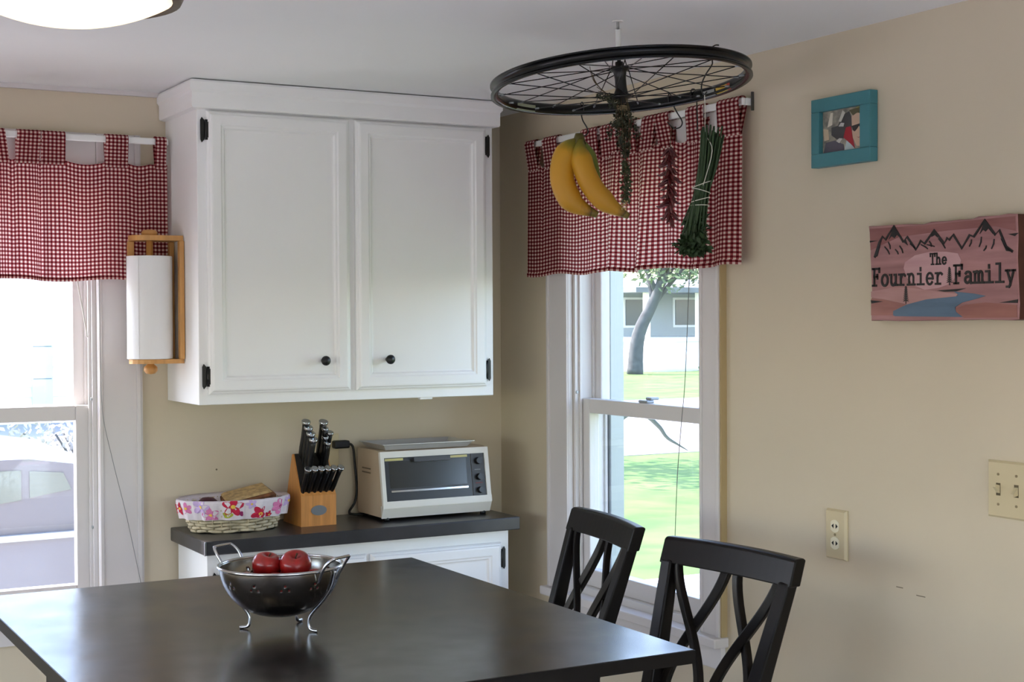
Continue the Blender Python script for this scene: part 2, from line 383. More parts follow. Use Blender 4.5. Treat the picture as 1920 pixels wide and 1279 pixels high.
# ------------------------------------------------------------ bread basket
BC = Vector((1.352, 4.055, .914))
M_wick = mat('pale_wicker', (206, 192, 160), .6, var=.3, vscale=40)
bk = thing('bread_basket', 'pale wicker basket with pink flowered cloth liner at the worktop end', 'basket', BC)
def oval(a, z): 
    t = max(0, min(1, z/.085)); A = .120+.030*t; B = .080+.022*t
    return Vector((BC.x+A*math.cos(a), BC.y+B*math.sin(a), BC.z+z))
for k in range(9):
    z = .006+k*.0090; m = MB()
    pth = []
    for i in range(96):
        a = 2*PI*i/96; p = oval(a, z); d = Vector((math.cos(a), math.sin(a), 0))
        pth.append(p+d*.0034*math.sin(a*16+PI*k)+Vector((0, 0, .0014*math.sin(a*7+k))))
    m.tube(pth, .0046, 6, closed=True, flat=.7); m.build('woven_strand', M_wick, bk)
for i in range(32):
    a = 2*PI*(i+.5)/32; MB().tube([oval(a, .003), oval(a, .04), oval(a, .084)], .0026, 5).build('stake', M_wick, bk)
m = MB(); m.grid(lambda u, v: tuple(BC+Vector((.118*v*math.cos(2*PI*u), .078*v*math.sin(2*PI*u), .004))), 32, 4); m.build('basket_floor', M_wick, bk)
M_cloth = mat('white_liner_cotton', (232, 222, 226), .85, var=.06, vscale=60)
def liner(u, v):   # v 0 = hem outside, .45 = over rim, 1 = inside down
    a = 2*PI*u; wav = .006*math.sin(a*13)+.004*math.sin(a*29+1)
    if v < .6:
        t = v/.6; z = .040+.056*t; o = .010+.004*(1-t)+wav*(1-t*.6)
        p = oval(a, z); d = Vector((math.cos(a), math.sin(a), 0)); return p+d*o
    t = (v-.6)/.4; z = .096-.06*t; p = oval(a, z); d = Vector((math.cos(a), math.sin(a), 0)); return p+d*(.010-.020*min(1, t*2.5))
ln = MB().grid(lambda u, v: tuple(liner(u, v)), 96, 12).build('liner', M_cloth, bk)
FC = {'r': mat('print_crimson', (196, 32, 66), .85), 'p': mat('print_pink', (222, 130, 178), .85), 'l': mat('print_lilac', (205, 178, 222), .85), 'y': mat('print_yellow', (240, 200, 80), .85), 'g': mat('print_lime', (176, 180, 60), .85), 'm': mat('print_magenta', (150, 30, 90), .85)}
def onliner(u, v, off): 
    p = liner(u, v); c = Vector((BC.x, BC.y, p.z)); d = (p-c).normalized(); return p+d*off
def petal(name, u, v, ang, ln_, wd, key, off):
    # ellipse drawn in liner (u, v) space, metric scale  du*.83 m, dv*.093 m
    m = MB(); n = 12; R = []
    for k in range(n):
        q = 2*PI*k/n; x = ln_*(1+math.cos(q))/2; y = wd/2*math.sin(q)
        X = x*math.cos(ang)-y*math.sin(ang); Y = x*math.sin(ang)+y*math.cos(ang)
        R.append(m.bm.verts.new(onliner(u+X/.83, max(.02, min(.58, v+Y/.093)), off)))
    m.bm.faces.new(R); m.build(name, FC[key], ln)
def flower(u, v, size, key, n=5, mid='y', ph=0):
    for i in range(n): petal('printed_petal', u, v, ph+2*PI*i/n, size, size*.62, key, .0010)
    petal('printed_flower_centre', u-size*.2/.83, v, 0, size*.4, size*.4, mid, .0016)
# u: angle; camera-facing front of the basket is around u = .70
flower(.712, .40, .028, 'r', ph=.2); flower(.792, .14, .024, 'r', ph=.9); flower(.865, .30, .023, 'p', 7, 'm'); flower(.615, .40, .026, 'l'); flower(.645, .16, .023, 'p', ph=.5)
flower(.56, .35, .018, 'p', ph=.4); flower(.93, .4, .02, 'l', ph=.1); flower(.765, .45, .014, 'l', ph=.6); flower(.50, .3, .02, 'r'); flower(.83, .07, .012, 'r', ph=1.4); flower(.03, .3, .02, 'p')
petal('printed_leaf', .685, .10, .3, .024, .012, 'g', .0012); petal('printed_leaf', .70, .08, 2.4, .02, .011, 'g', .0012); petal('printed_petal', .732, .24, -.9, .016, .012, 'm', .0013)
M_bread = mat('brown_bread_crust', (120, 74, 40), .8, var=.5, vscale=50, bump=.5, bscale=120)
M_crumb = mat('speckled_bread_top', (196, 164, 112), .85, var=.35, vscale=70, bump=.4, bscale=150)
bd = thing('bread_wedge', 'brown seeded bread wedge leaning in the flowered basket', 'bread', (1.39, 4.06, .935))
def bl(dx, z): return [(1.33+dx*0, 4.03, z), (1.46, 4.02, z), (1.465, 4.09, z), (1.34, 4.10, z)]
m = MB(); m.rings([[(1.335, 4.025, .925), (1.455, 4.015, .925), (1.46, 4.10, .925), (1.34, 4.11, .925)], [(1.325, 4.012, .985), (1.46, 4.0, 1.012), (1.466, 4.115, 1.024), (1.335, 4.125, 1.0)], [(1.330, 4.017, .992), (1.455, 4.005, 1.018), (1.461, 4.11, 1.03), (1.34, 4.12, 1.006)]])
m.build('crust', M_bread, bd)
m = MB(); m.rings([[(1.322, 4.02, .9925), (1.452, 4.008, 1.0185), (1.459, 4.108, 1.0305), (1.335, 4.12, 1.0065)], [(1.328, 4.03, 1.0), (1.445, 4.016, 1.024), (1.452, 4.1, 1.036), (1.34, 4.11, 1.013)]]); m.build('speckled_top', M_crumb, bd)
tag(MB().lathe([(.0001, 0), (.022, .004), (.032, .022), (.030, .04), (.016, .052), (.0001, .054)], (1.272, 4.040, .958), 18).build('dark_roll', mat('dark_plum', (70, 24, 38), .5, var=.3, vscale=20)), 'dark plum red round roll at the left of the flowered basket', 'bread')

# ------------------------------------------------------------ knife block and knives
M_block = mat('honey_block_wood', (206, 140, 72), .42, var=.2, vscale=9, stretch=(14, 14, .8))
KX, KY, KZ, KW = 1.584, 3.988, .914, .108
kb = thing('knife_block', 'honey wood knife block with oval plate left of the toaster oven', 'knife block', (KX, KY+.06, KZ))
side = [(0, 0), (0, .088), (.008, .098), (.020, .118), (.062, .205), (.070, .203), (.145, .0)]
f = lambda y, z, d: (KX+d, KY+y, KZ+z)
MB().prism(side, f, -KW/2, KW/2).build('wood_body', M_block, kb)
m = MB(); n = 28
m.prism([(.024*math.cos(2*PI*k/n), .0145*math.sin(2*PI*k/n)) for k in range(n)], lambda x, z, d: (KX+x, KY+d, KZ+.045+z), .0005, -.002)
tag(m.build('oval_plate', mat('grey_plate', (112, 116, 120), .45), kb), 'grey oval plate')
MB().prism([(.0085, .0985), (.0205, .1185), (.0615, .2045), (.0595, .2055), (.0185, .1195), (.0065, .0995)], f, -KW/2+.004, KW/2-.004).build('slot_face', mat('dark_slot_face', (30, 24, 20), .6), kb)
AX = Vector((0, -.375, .927)).normalized()
M_handle = mat('black_knife_handle', (12, 12, 13), .35)
AXS = Vector((0, -.56, .83)).normalized()
def knife(px, d, z, length, r, label, group, fan=0, name='kitchen_knife'):
    b = Vector((KX+px, KY+d, KZ+z)); ax = ((AXS if name == 'steak_knife' else AX)+Vector((fan, 0, 0))).normalized()
    t = thing(name, label, 'knife', b, group=group)
    p = [b+ax*(length*q) for q in (-.25, 0, .25, .55, .8, .93)]
    MB().tube(p, [r*.85, r*.92, r*1.05, r*.95, r*1.02, r*1.12], 12, flat=.72, ref=(0, 1, 0)).build('handle', M_handle, t)
    q0 = b+ax*length*.925; q1 = b+ax*length*.985; q2 = b+ax*length
    MB().tube([q0, q1, q2], [r*1.2, r*1.28, r*1.1], 14, flat=.9, ref=(0, 1, 0)).build('end_cap', M_chrome, t)
    MB().tube([b-ax*length*.55, b-ax*length*.2], [r*.35, r*.6], 6, flat=.25, ref=(0, 1, 0)).build('blade', M_chrome, t)
ordn = ['leftmost', 'second from left', 'third from left', 'fourth from left', 'fifth from left', 'rightmost']
for i in range(6):
    knife(-.045+i*.018, .012, .100, .086, .0092, 'small black steak knife, %s of six in the lower row' % ordn[i], 'steak knives in the block', fan=.06+.028*(i-2.5)*.9, name='steak_knife')
for i, (d, z, L_) in enumerate(((.060, .197, .115), (.050, .178, .118), (.041, .158, .122), (.031, .138, .126))):
    knife(-.030+.003*i, d, z, L_, .0115, 'black kitchen knife, %s in the left column of the block' % ('topmost', 'second from top', 'third from top', 'lowest')[i], 'kitchen knives in the left column')
for i, (px, d, z, L_, r) in enumerate(((.024, .060, .197, .112, .0122), (.026, .052, .182, .108, .009), (.040, .047, .172, .105, .0095), (.022, .041, .158, .108, .009), (.025, .032, .140, .110, .009))):
    knife(px, d, z, L_, r, 'black kitchen knife, %s in the right column of the block' % ('topmost and thickest', 'second from top', 'one set furthest right', 'fourth from top', 'lowest')[i], 'kitchen knives in the right column')

# ------------------------------------------------------------ outlet, plug and cord behind the block
M_ivory = mat('ivory_plastic', (206, 191, 154), .38)
ol = thing('wall_outlet', 'ivory outlet on the back wall half hidden by the knives', 'outlet', (1.69, YB, 1.08))
MB().box(1.655, 1.725, YB-.006, YB, 1.048, 1.162, .002).build('plate', M_ivory, ol)
cdm = mat('black_rubber', (10, 10, 11), .5)
cord = thing('power_cord', 'black power cord hanging from plug beside the knife block', 'cord', (1.745, 4.15, .915))
MB().box(1.70, 1.75, 4.145, 4.1735, 1.118, 1.142, .005).build('plug', cdm, cord)
MB().tube(fillet([(1.745, 4.155, 1.132), (1.760, 4.15, 1.122), (1.766, 4.15, 1.07), (1.772, 4.15, 1.0), (1.766, 4.15, .955), (1.746, 4.147, .926), (1.752, 4.13, .919), (1.79, 4.125, .919), (1.84, 4.14, .919)], 8), .0038, 8).build('cable', cdm, cord)

# ------------------------------------------------------------ toaster oven + tray
M_oven = mat('cream_white_enamel', (226, 222, 212), .35)
M_ovs = mat('beige_side_enamel', (196, 176, 150), .4)
M_dark = mat('charcoal_panel', (44, 46, 50), .35)
TX0, TX1, TY, TZ = 1.768, 2.128, 3.953, .914
tv = thing('toaster_oven', 'white countertop toaster oven with dark glass door right of the knife block', 'toaster oven', ((TX0+TX1)/2, TY+.09, TZ))
prof = [(.006, .012), (.0, .040), (-.003, .046), (.022, .196), (.028, .204), (.045, .207), (.180, .207), (.186, .200), (.186, .012)]
f = lambda y, z, d: (d, TY+y, TZ+z)
MB().prism(prof, f, TX0+.003, TX1-.003).build('shell', M_ovs, tv)
def fr(x, t, o):  # point on the sloped front: t 0 bottom .. 1 top, o outward
    a = Vector((0, -.003, .046)); b = Vector((0, .022, .196)); p = a.lerp(b, t); nrm = Vector((0, -.986, .164)); q = p+nrm*o
    return (x, TY+q.y, TZ+q.z)
def fquad(x0, x1, t0, t1, o0, o1): 
    m_ = MB(); m_.rings([[fr(x0, t0, o0), fr(x1, t0, o0), fr(x1, t1, o0), fr(x0, t1, o0)], [fr(x0, t0, o1), fr(x1, t0, o1), fr(x1, t1, o1), fr(x0, t1, o1)]]); return m_
m = fquad(TX0, TX1, -.04, .09, -.004, .006); 
for a, b, c, d in ((TX0, TX1, .93, 1.05), (TX0, TX0+.014, .09, .93), (TX1-.016, TX1, .09, .93)):
    m.rings([[fr(a, c, -.004), fr(b, c, -.004), fr(b, d, -.004), fr(a, d, -.004)], [fr(a+.001, c, .006), fr(b-.001, c, .006), fr(b-.001, d, .006), fr(a+.001, d, .006)]])
m.build('front_frame', M_oven, tv)
MB().prism([(.006, .010), (-.006, .038), (-.003, .046), (.01, .046)], f, TX0, TX1).build('crumb_panel', M_oven, tv)
dr = fquad(TX0+.014, TX1-.062, .09, .93, -.003, .003).build('oven_door', M_dark, tv)
M_ovg = mat('smoked_oven_glass', (40, 42, 40), .22, spec=.6)
fquad(TX0+.028, TX1-.078, .34, .86, .003, .0036).build('door_glass', M_ovg, dr)
fquad(TX0+.030, TX1-.076, .26, .295, .003, .005).build('trim_strip', M_chrome, dr)
fquad(TX0+.016, TX0+.075, .87, .915, .003, .0034).build('painted_reflection', mat('pale_yellow_reflection', (196, 186, 120), .4), dr)  # pale yellow strips paint a reflection along the door top
fquad(TX1-.13, TX1-.072, .87, .915, .003, .0034).build('painted_reflection', MATS['pale_yellow_reflection'], dr)
fquad(TX0+.105, TX0+.225, .83, .91, .003, .016).build('door_handle', mat('grey_handle_plastic', (62, 62, 64), .35), dr)
pn = fquad(TX1-.060, TX1-.016, .09, .93, -.003, .003).build('control_panel', mat('dark_control_panel', (38, 36, 38), .4), tv)
for t_, r_ in ((.78, .011), (.46, .0105), (.2, .010)):
    c0 = Vector(fr(TX1-.037, t_, .003)); c1 = Vector(fr(TX1-.037, t_, .016))
    k = MB().tube([c0, c1], [r_, r_*.85], 16).build('control_knob', mat('black_knob_plastic', (14, 14, 15), .35), pn)
fquad(TX1-.050, TX1-.026, .335, .35, .003, .0034).build('dial_print', mat('red_dial_print', (120, 40, 38), .6), pn)
fquad(TX1-.050, TX1-.030, .60, .615, .003, .0034).build('dial_print', mat('grey_dial_print', (140, 140, 140), .6), pn)
for (x, y) in ((TX0+.02, .014), (TX1-.02, .014), (TX0+.02, .17), (TX1-.02, .17)):
    MB().cyl((x, TY+y, TZ), (x, TY+y, TZ+.014), .009, seg=12).build('foot', M_black, tv)
for k in range(2): MB().box(TX0+.0015, TX0+.0035, TY+.09, TY+.15, TZ+.135+k*.012, TZ+.139+k*.012).build('side_vent', mat('vent_shadow', (120, 104, 86), .6), tv)
tr = thing('baking_tray', 'shallow grey metal baking tray lying on top of the toaster oven', 'tray', (1.93, 4.06, 1.121))
def tl(a, z): return [(1.795-a, 3.985-a, z), (2.065+a, 3.985-a, z), (2.065+a, 4.125+a, z), (1.795-a, 4.125+a, z)]
M_tray = mat('dull_aluminium', (206, 206, 206), .35, metal=.6)
MB().rings([tl(0, 1.1215), tl(.012, 1.137), tl(.017, 1.138), tl(.017, 1.1395), tl(.012, 1.139), tl(-.001, 1.1235)]).build('pan', M_tray, tr)
for k in range(3):
    MB().box(1.81, 2.05, 4.015+k*.035, 4.021+k*.035, 1.1233, 1.1255, .0008).build('pan_rib', M_tray, tr)
# ------------------------------------------------------------ gingham curtains
def gingham():
    m = bpy.data.materials.new('red_gingham_cotton'); m.use_nodes = True; n = m.node_tree; L = n.links; n.nodes.clear()
    out = n.nodes.new('ShaderNodeOutputMaterial'); uv = n.nodes.new('ShaderNodeUVMap'); uv.uv_map = 'UVMap'
    sp = n.nodes.new('ShaderNodeSeparateXYZ'); L.new(uv.outputs[0], sp.inputs[0])
    def stripe(sock):
        a = n.nodes.new('ShaderNodeMath'); a.operation = 'MULTIPLY'; a.inputs[1].default_value = 1/.0109; L.new(sock, a.inputs[0])
        b = n.nodes.new('ShaderNodeMath'); b.operation = 'FRACT'; L.new(a.outputs[0], b.inputs[0])
        c = n.nodes.new('ShaderNodeMath'); c.operation = 'GREATER_THAN'; c.inputs[1].default_value = .5; L.new(b.outputs[0], c.inputs[0]); return c
    s = n.nodes.new('ShaderNodeMath'); s.operation = 'ADD'; a, b = stripe(sp.outputs[0]), stripe(sp.outputs[1])
    L.new(a.outputs[0], s.inputs[0]); L.new(b.outputs[0], s.inputs[1])
    h = n.nodes.new('ShaderNodeMath'); h.operation = 'MULTIPLY'; h.inputs[1].default_value = .5; L.new(s.outputs[0], h.inputs[0])
    r = n.nodes.new('ShaderNodeValToRGB'); e = r.color_ramp.elements
    e[0].position = 0; e[0].color = (*lin((236, 214, 205)), 1); e[1].position = 1; e[1].color = (*lin((92, 24, 30)), 1)
    q = e.new(.5); q.color = (*lin((158, 80, 82)), 1); r.color_ramp.interpolation = 'CONSTANT'; q.position = .4; e[2].position = .9
    L.new(h.outputs[0], r.inputs[0])
    d = n.nodes.new('ShaderNodeBsdfDiffuse'); t = n.nodes.new('ShaderNodeBsdfTranslucent'); mx = n.nodes.new('ShaderNodeMixShader'); mx.inputs[0].default_value = .36
    L.new(r.outputs[0], d.inputs[0]); L.new(r.outputs[0], t.inputs[0]); L.new(d.outputs[0], mx.inputs[1]); L.new(t.outputs[0], mx.inputs[2]); L.new(mx.outputs[0], out.inputs[0]); return m
M_ging = gingham()
def curtain(label, place, base, t0, t1, ztop, zbot, zrod, tabs, fold, tilt=None, us=1):
    """t along the wall, o = distance toward the room from the rod axis"""
    root = thing('gingham_valance', label, 'curtain', base, group='red gingham valances')
    N = 260; arc = [0]
    F = lambda t, v: fold(t)*(.35+.65*v)
    for i in range(N):
        ta, tb = t0+(t1-t0)*i/N, t0+(t1-t0)*(i+1)/N; arc.append(arc[-1]+math.hypot(tb-ta, fold(tb)-fold(ta)))
    def sag(t):
        s_ = 0; cs = sorted((a+b)/2 for a, b in tabs); hw = abs(tabs[0][1]-tabs[0][0])/2
        for a, b in zip(cs, cs[1:]):
            if a <= t <= b:
                q = (t-a-hw)/max(1e-4, b-a-2*hw); q = max(0, min(1, q)); s_ = .05*(b-a)*math.sin(PI*q)
        return s_
    def P(u, v):
        t = t0+(t1-t0)*u; z = ztop-sag(t)*(1-v)-(ztop-zbot)*v-.004*math.sin(t*23)*v
        return place(t, F(t, v), z)
    MB().grid(P, N, 40, lambda u, v: (us*arc[min(N, int(round(u*N)))], (ztop-zbot)*(1-v))).build('cloth_panel', M_ging, root, recalc=False)
    MB().grid(lambda u, v: tuple(Vector(place(t0+(t1-t0)*u, F(t0+(t1-t0)*u, 1)+.0022, zbot+.012-.012*v-.004*math.sin((t0+(t1-t0)*u)*23)))), N, 2, lambda u, v: (us*arc[min(N, int(round(u*N)))], .012*(1-v))).build('hem', M_ging, root, recalc=False)
    for k, (a, b) in enumerate(tabs):
        lo, hi = min(a, b), max(a, b); rr = .0145
        def TP(u, v, lo=lo, hi=hi):
            # path: up the front, over the rod, down the back
            o0 = F((lo+hi)/2, .0)+.002
            if v < .42: q = v/.42; o = o0+(rr-o0)*q; z = ztop-.012+(zrod-ztop+.012)*q
            elif v < .62: q = (v-.42)/.2; o = rr*math.cos(PI*q); z = zrod+rr*math.sin(PI*q)
            else: q = (v-.62)/.38; o = -rr+(o0-.004+rr)*q; z = zrod+(ztop-.012-zrod)*q
            sk = (0 if tilt is None else tilt(k))*(z-ztop)
            return place(lo+(hi-lo)*u+sk, o, z)
        MB().grid(TP, 6, 26, lambda u, v, lo=lo, hi=hi: (us*(lo+(hi-lo)*u), v*.20)).build('tab', M_ging, root, recalc=False)
    return root
def g(t, c, w): return math.exp(-((t-c)/w)**2)
RY = 4.115
foldL = lambda t: .008+.012*g(t, .765, .02)+.008*g(t, .66, .03)+.028*g(t, .80, .026)-.014*g(t, .842, .012)+.026*g(t, .72, .022)+.009*g(t, .895, .03)+.004*math.sin(t*30)+.02*g(t, .55, .03)+.018*g(t, .4, .03)-.01*g(t, .76, .012)
curtain('red gingham tab top valance over the left window beside the cabinet', lambda t, o, z: (t, RY-o, z), (.7, RY, 1.62), .16, 1.186, 1.945, 1.619, 2.010,
        [(.20, .26), (.38, .44), (.52, .58), (.695, .755), (.773, .835), (.841, .904), (1.012, 1.075), (1.150, 1.182)], foldL, lambda k: (-.12 if k == 3 else .06 if k == 4 else 0))
RXX = 2.262
def foldR(t):
    return .006+.046*g(t, 3.288, .035)-.010*g(t, 3.212, .025)+.024*g(t, 3.446, .03)-.008*g(t, 3.506, .02)+.026*g(t, 3.060, .025)-.006*g(t, 3.005, .015)+.010*g(t, 2.939, .03)+.008*g(t, 3.567, .03)+.006*math.sin(t*26)*g(t, 3.142, .4)
curtain('red gingham tab top valance over the right window behind the hanging herbs', lambda t, o, z: (RXX-o, t, z), (RXX, 3.415, 1.637), 2.890, 3.944, 1.969, 1.637, 2.038,
        [(2.889, 2.979), (3.035, 3.110), (3.178, 3.246), (3.254, 3.316), (3.347, 3.425), (3.439, 3.519), (3.535, 3.623), (3.757, 3.841), (3.881, 3.940)], foldR, lambda k: (.12 if k == 2 else -.1 if k == 3 else .08 if k == 8 else 0), .64)
M_rod = mat('white_rod_enamel', (236, 236, 232), .35)
M_bracket = mat('dark_bracket', (70, 66, 60), .5)
r = thing('curtain_rod', 'white curtain rod above the left window', 'curtain rod', (.67, RY, 2.0))
MB().box(.14, 1.190, RY-.005, RY+.005, 2.001, 2.019, .003).build('bar', M_rod, r)
MB().box(.14, .15, RY+.005, YB-.0005, 2.001, 2.019, .002).build('bracket', M_rod, r); MB().box(1.18, 1.190, RY+.005, YB-.0005, 2.001, 2.019, .002).build('bracket', M_rod, r)
r = thing('curtain_rod', 'white curtain rod above the right window under the wheel', 'curtain rod', (RXX, 3.37, 2.02))
MB().box(RXX-.005, RXX+.005, 2.886, 3.950, 2.029, 2.047, .003).build('bar', M_rod, r)
for y in (2.886, 3.940):
    MB().box(RXX+.005, XR-.0005, y, y+.01, 2.029, 2.047, .002).build('bracket', M_rod, r)
tag(MB().box(XR-.008, XR-.0005, 2.881, 2.885, 2.016, 2.062, .001).build('bracket_plate', M_bracket, r), 'dark metal bracket plate')
# blind cords and wand
M_cord = mat('off_white_cord', (225, 222, 214), .7); M_dcord = mat('grey_cord', (120, 122, 122), .7)
tag(MB().tube(fillet([(.935, 4.150, 1.66), (.945, 4.148, 1.60), (.957, 4.147, 1.53), (.9675, 4.147, 1.463)], 5), .0022, 8).build('blind_wand', M_cord, WIN1), 'short white wand')
tag(MB().tube(fillet([(1.001, 4.149, 1.68), (1.004, 4.151, 1.40), (1.009, 4.152, 1.25), (1.035, 4.153, 1.12), (1.075, 4.154, .95), (1.115, 4.154, .75)], 6), .0008, 5).build('blind_cord', M_dcord, WIN1), 'thin slanting cord')
tag(MB().tube(fillet([(2.266, 3.116, 1.66), (2.266, 3.138, 1.36), (2.266, 3.155, 1.24), (2.266, 3.174, 1.10), (2.266, 3.186, .93), (2.266, 3.19, .8)], 6), .0011, 5).build('blind_cord', M_dcord, WIN2), 'thin grey hanging cord')

# ------------------------------------------------------------ table
M_table = mat('black_brown_table_top', (34, 30, 29), .21, var=.12, vscale=5, bump=.03, bscale=25, stretch=(6, 1, 1), spec=.75)
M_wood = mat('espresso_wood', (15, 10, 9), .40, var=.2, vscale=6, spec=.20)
def worn(m_):
    n = m_.node_tree; b = n.nodes['Principled BSDF']; tc = n.nodes.new('ShaderNodeTexCoord'); nz = n.nodes.new('ShaderNodeTexNoise'); nz.inputs['Scale'].default_value = 9; nz.inputs['Detail'].default_value = 8
    mr = n.nodes.new('ShaderNodeMapRange'); mr.inputs[1].default_value = .35; mr.inputs[2].default_value = .7; mr.inputs[3].default_value = .19; mr.inputs[4].default_value = .27
    n.links.new(tc.outputs['Object'], nz.inputs[0]); n.links.new(nz.outputs[0], mr.inputs[0]); n.links.new(mr.outputs[0], b.inputs['Roughness'])
worn(M_table)
tb = thing('dining_table', 'black brown counter height dining table in the foreground', 'table', (1.0585, 2.75, 0))
MB().box(.5425, 1.5745, 2.1555, 3.3435, .890, .914, .001).build('table_top', M_table, tb)
for b in ((.541, 1.576, 2.154, 2.1555), (.541, 1.576, 3.3435, 3.345), (.541, .5425, 2.1555, 3.3435), (1.5745, 1.576, 2.1555, 3.3435)): MB().box(*b, .8895, .9132).build('edge_shade_strip', M_wood, tb)  # thin dull strips added to keep the table edges dark, as if in shade
for nm, b in (('apron', (.67, 1.446, 2.302, 2.324, .80, .8895)), ('apron', (.67, 1.446, 3.176, 3.198, .80, .8895)), ('apron', (.67, .692, 2.324, 3.176, .80, .8895)), ('apron', (1.424, 1.446, 2.324, 3.176, .80, .8895))):
    MB().box(*b, .002).build(nm, M_wood, tb)
for x in (.655, 1.391):
    for y in (2.290, 3.14): MB().box(x, x+.07, y, y+.07, 0, .889, .004).build('leg', M_wood, tb)

# ------------------------------------------------------------ chairs (counter height, double X back)
def chair(label, loc, rz):
    t = thing('dining_chair', label, 'chair', loc, rz, group='counter height chairs at the table')
    # local: back toward +x, width along y, origin under the back top centre
    ZT, ZS = 1.025, .62
    bxz = lambda z: .30*(z-ZT)            # recline above the seat
    hw = lambda z: .200-.11*(ZT-z)        # half width (outer)
    for s_ in (-1, 1):
        m_ = MB(); lp = []
        for z, th, dp in ((0, .030, .034), (.30, .034, .042), (ZS-.06, .036, .05), (ZS, .036, .05), (.80, .034, .036), (.93, .033, .030), (ZT-.048, .032, .028)):
            x = bxz(max(z, ZS)) + (.05*((ZS-z)/ZS)**1.3 if z < ZS else 0); y = s_*hw(max(z, ZS))
            lp.append([(x-dp/2, y-s_*th, z), (x+dp/2, y-s_*th, z), (x+dp/2, y, z), (x-dp/2, y, z)])
        m_.rings(lp); o = m_.build('rear_post', M_wood, t, local=True)
        md = o.modifiers.new('bevel', 'BEVEL'); md.width = .004; md.segments = 2
    def curve(y): return .016*(1-(y/.2)**2)
    # top rail
    lp = []
    for k in range(17):
        y = -.1985+.397*k/16; c = curve(y)+.001; zt = ZT+.002*(1-(y/.2)**2); zb = ZT-.056
        x1, x2 = bxz(zt)+c, bxz(zb)+c
        lp.append([(x2-.0155, y, zb), (x2+.0155, y, zb), (x1+.0155, y, zt-.004), (x1+.009, y, zt), (x1-.009, y, zt), (x1-.0155, y, zt-.004)])
    o = MB().rings(lp).build('top_rail', M_wood, t, local=True); md = o.modifiers.new('bevel', 'BEVEL'); md.width = .003; md.segments = 2; md.limit_method = 'ANGLE'
    # lower back rail
    zl = .70; lp = []
    for k in range(9):
        y = -hw(zl)+.02+(2*hw(zl)-.04)*k/8; c = curve(y)*.8
        lp.append([(bxz(zl-.02)+c-.011, y, zl-.02), (bxz(zl-.02)+c+.011, y, zl-.02), (bxz(zl+.02)+c+.011, y, zl+.02), (bxz(zl+.02)+c-.011, y, zl+.02)])
    MB().rings(lp).build('lower_rail', M_wood, t, local=True)
    # two crossed pairs of bowed slats
    for sgn in (-1, 1):
        for way in (0, 1):
            lp = []
            for k in range(19):
                q = k/18; z = (ZT-.05)+(zl+.012-(ZT-.05))*q; h = hw(z)
                ya, yb = sgn*(h-.040), sgn*.016
                y = ya+(yb-ya)*(sstep(q)*.75+q*.25) if way == 0 else yb+(ya-yb)*(sstep(q)*.75+q*.25)
                x = bxz(z)+curve(y)*.9+(.004 if way else -.004)
                lp.append((x, y, z))
            RR = []
            for k, (x, y, z) in enumerate(lp):
                a = Vector(lp[max(0, k-1)]); b = Vector(lp[min(18, k+1)]); d = (b-a).normalized(); nx = Vector((1, 0, .3)).normalized(); side_ = d.cross(nx).normalized()
                p = Vector((x, y, z)); w_ = .0105; e = .009
                RR.append([p-side_*w_-nx*e, p+side_*w_-nx*e, p+side_*w_+nx*e, p-side_*w_+nx*e])
            o = MB().rings(RR).build('back_slat', M_wood, t, local=True); md = o.modifiers.new('bevel', 'BEVEL'); md.width = .003; md.segments = 2; md.limit_method = 'ANGLE'
    xb = bxz(ZS)
    MB().box(xb-.41, xb+.01, -.215, .215, ZS-.005, ZS+.03, .012, 3).build('seat', mat('dark_seat_vinyl', (24, 20, 20), .42), t, local=True)
    for nm, b in (('seat_rail', (xb-.39, xb-.02, -.19, -.17, ZS-.065, ZS-.004)), ('seat_rail', (xb-.39, xb-.02, .17, .19, ZS-.065, ZS-.004)), ('seat_rail', (xb-.40, xb-.38, -.17, .17, ZS-.065, ZS-.004)),
                  ('stretcher', (xb-.385, xb-.36, -.16, .16, .22, .25)), ('stretcher', (xb-.37, xb+.02, -.178, -.158, .30, .325)), ('stretcher', (xb-.37, xb+.02, .158, .178, .30, .325))):
        MB().box(*b, .003).build(nm, M_wood, t, local=True)
    for y in (-.195, .16):
        MB().rings([[(xb-.395+a, y+a, z), (xb-.36-a, y+a, z), (xb-.36-a, y+.035-a, z), (xb-.395+a, y+.035-a, z)] for a, z in ((.006, 0), (0, .35), (0, ZS-.005))]).build('front_leg', M_wood, t, local=True)
    return t
chair('dark espresso chair with crossed slat back, nearer to the camera', (1.925, 2.502, 0), math.radians(6))
chair('dark espresso chair with crossed slat back, further off in front of the window', (1.955, 3.037, 0), math.radians(-10))

# ------------------------------------------------------------ colander with apples
CX, CY, CZ = .993, 2.70, .914
M_bowl = mat('brushed_steel_bowl', (150, 146, 140), .2, metal=1)
cl = thing('colander', 'footed stainless steel colander of apples on the dining table', 'colander', (CX, CY, CZ))
SEG, RN = 192, 34; RB, ZB, ZR = .1165, .027, .125
def bowl(k, r): # r 0..RN
    q = r/RN; ang = q*PI/2; rr = RB*(math.sin(ang)**.86); z = ZB+(ZR-ZB)*(1-math.cos(ang)**1.05)
    return Vector((CX+rr*math.cos(2*PI*k/SEG), CY+rr*math.sin(2*PI*k/SEG), CZ+z))
bm_ = MB(); V = [[bm_.bm.verts.new(bowl(k, r)) for k in range(SEG)] for r in range(2, RN+1)]
for r in range(len(V)-1):
    for k in range(SEG):
        kk = k % 16; rr = r+2
        hole = (rr == 26 and kk in (5, 9)) or (rr == 28 and kk == 7)
        if not hole:
            f_ = bm_.bm.faces.new((V[r][k], V[r][(k+1) % SEG], V[r+1][(k+1) % SEG], V[r+1][k])); f_.smooth = True
bm_.bm.faces.new(V[0][::-1])
o = bm_.build('bowl', M_bowl, cl); sm = o.modifiers.new('thickness', 'SOLIDIFY'); sm.thickness = .0009
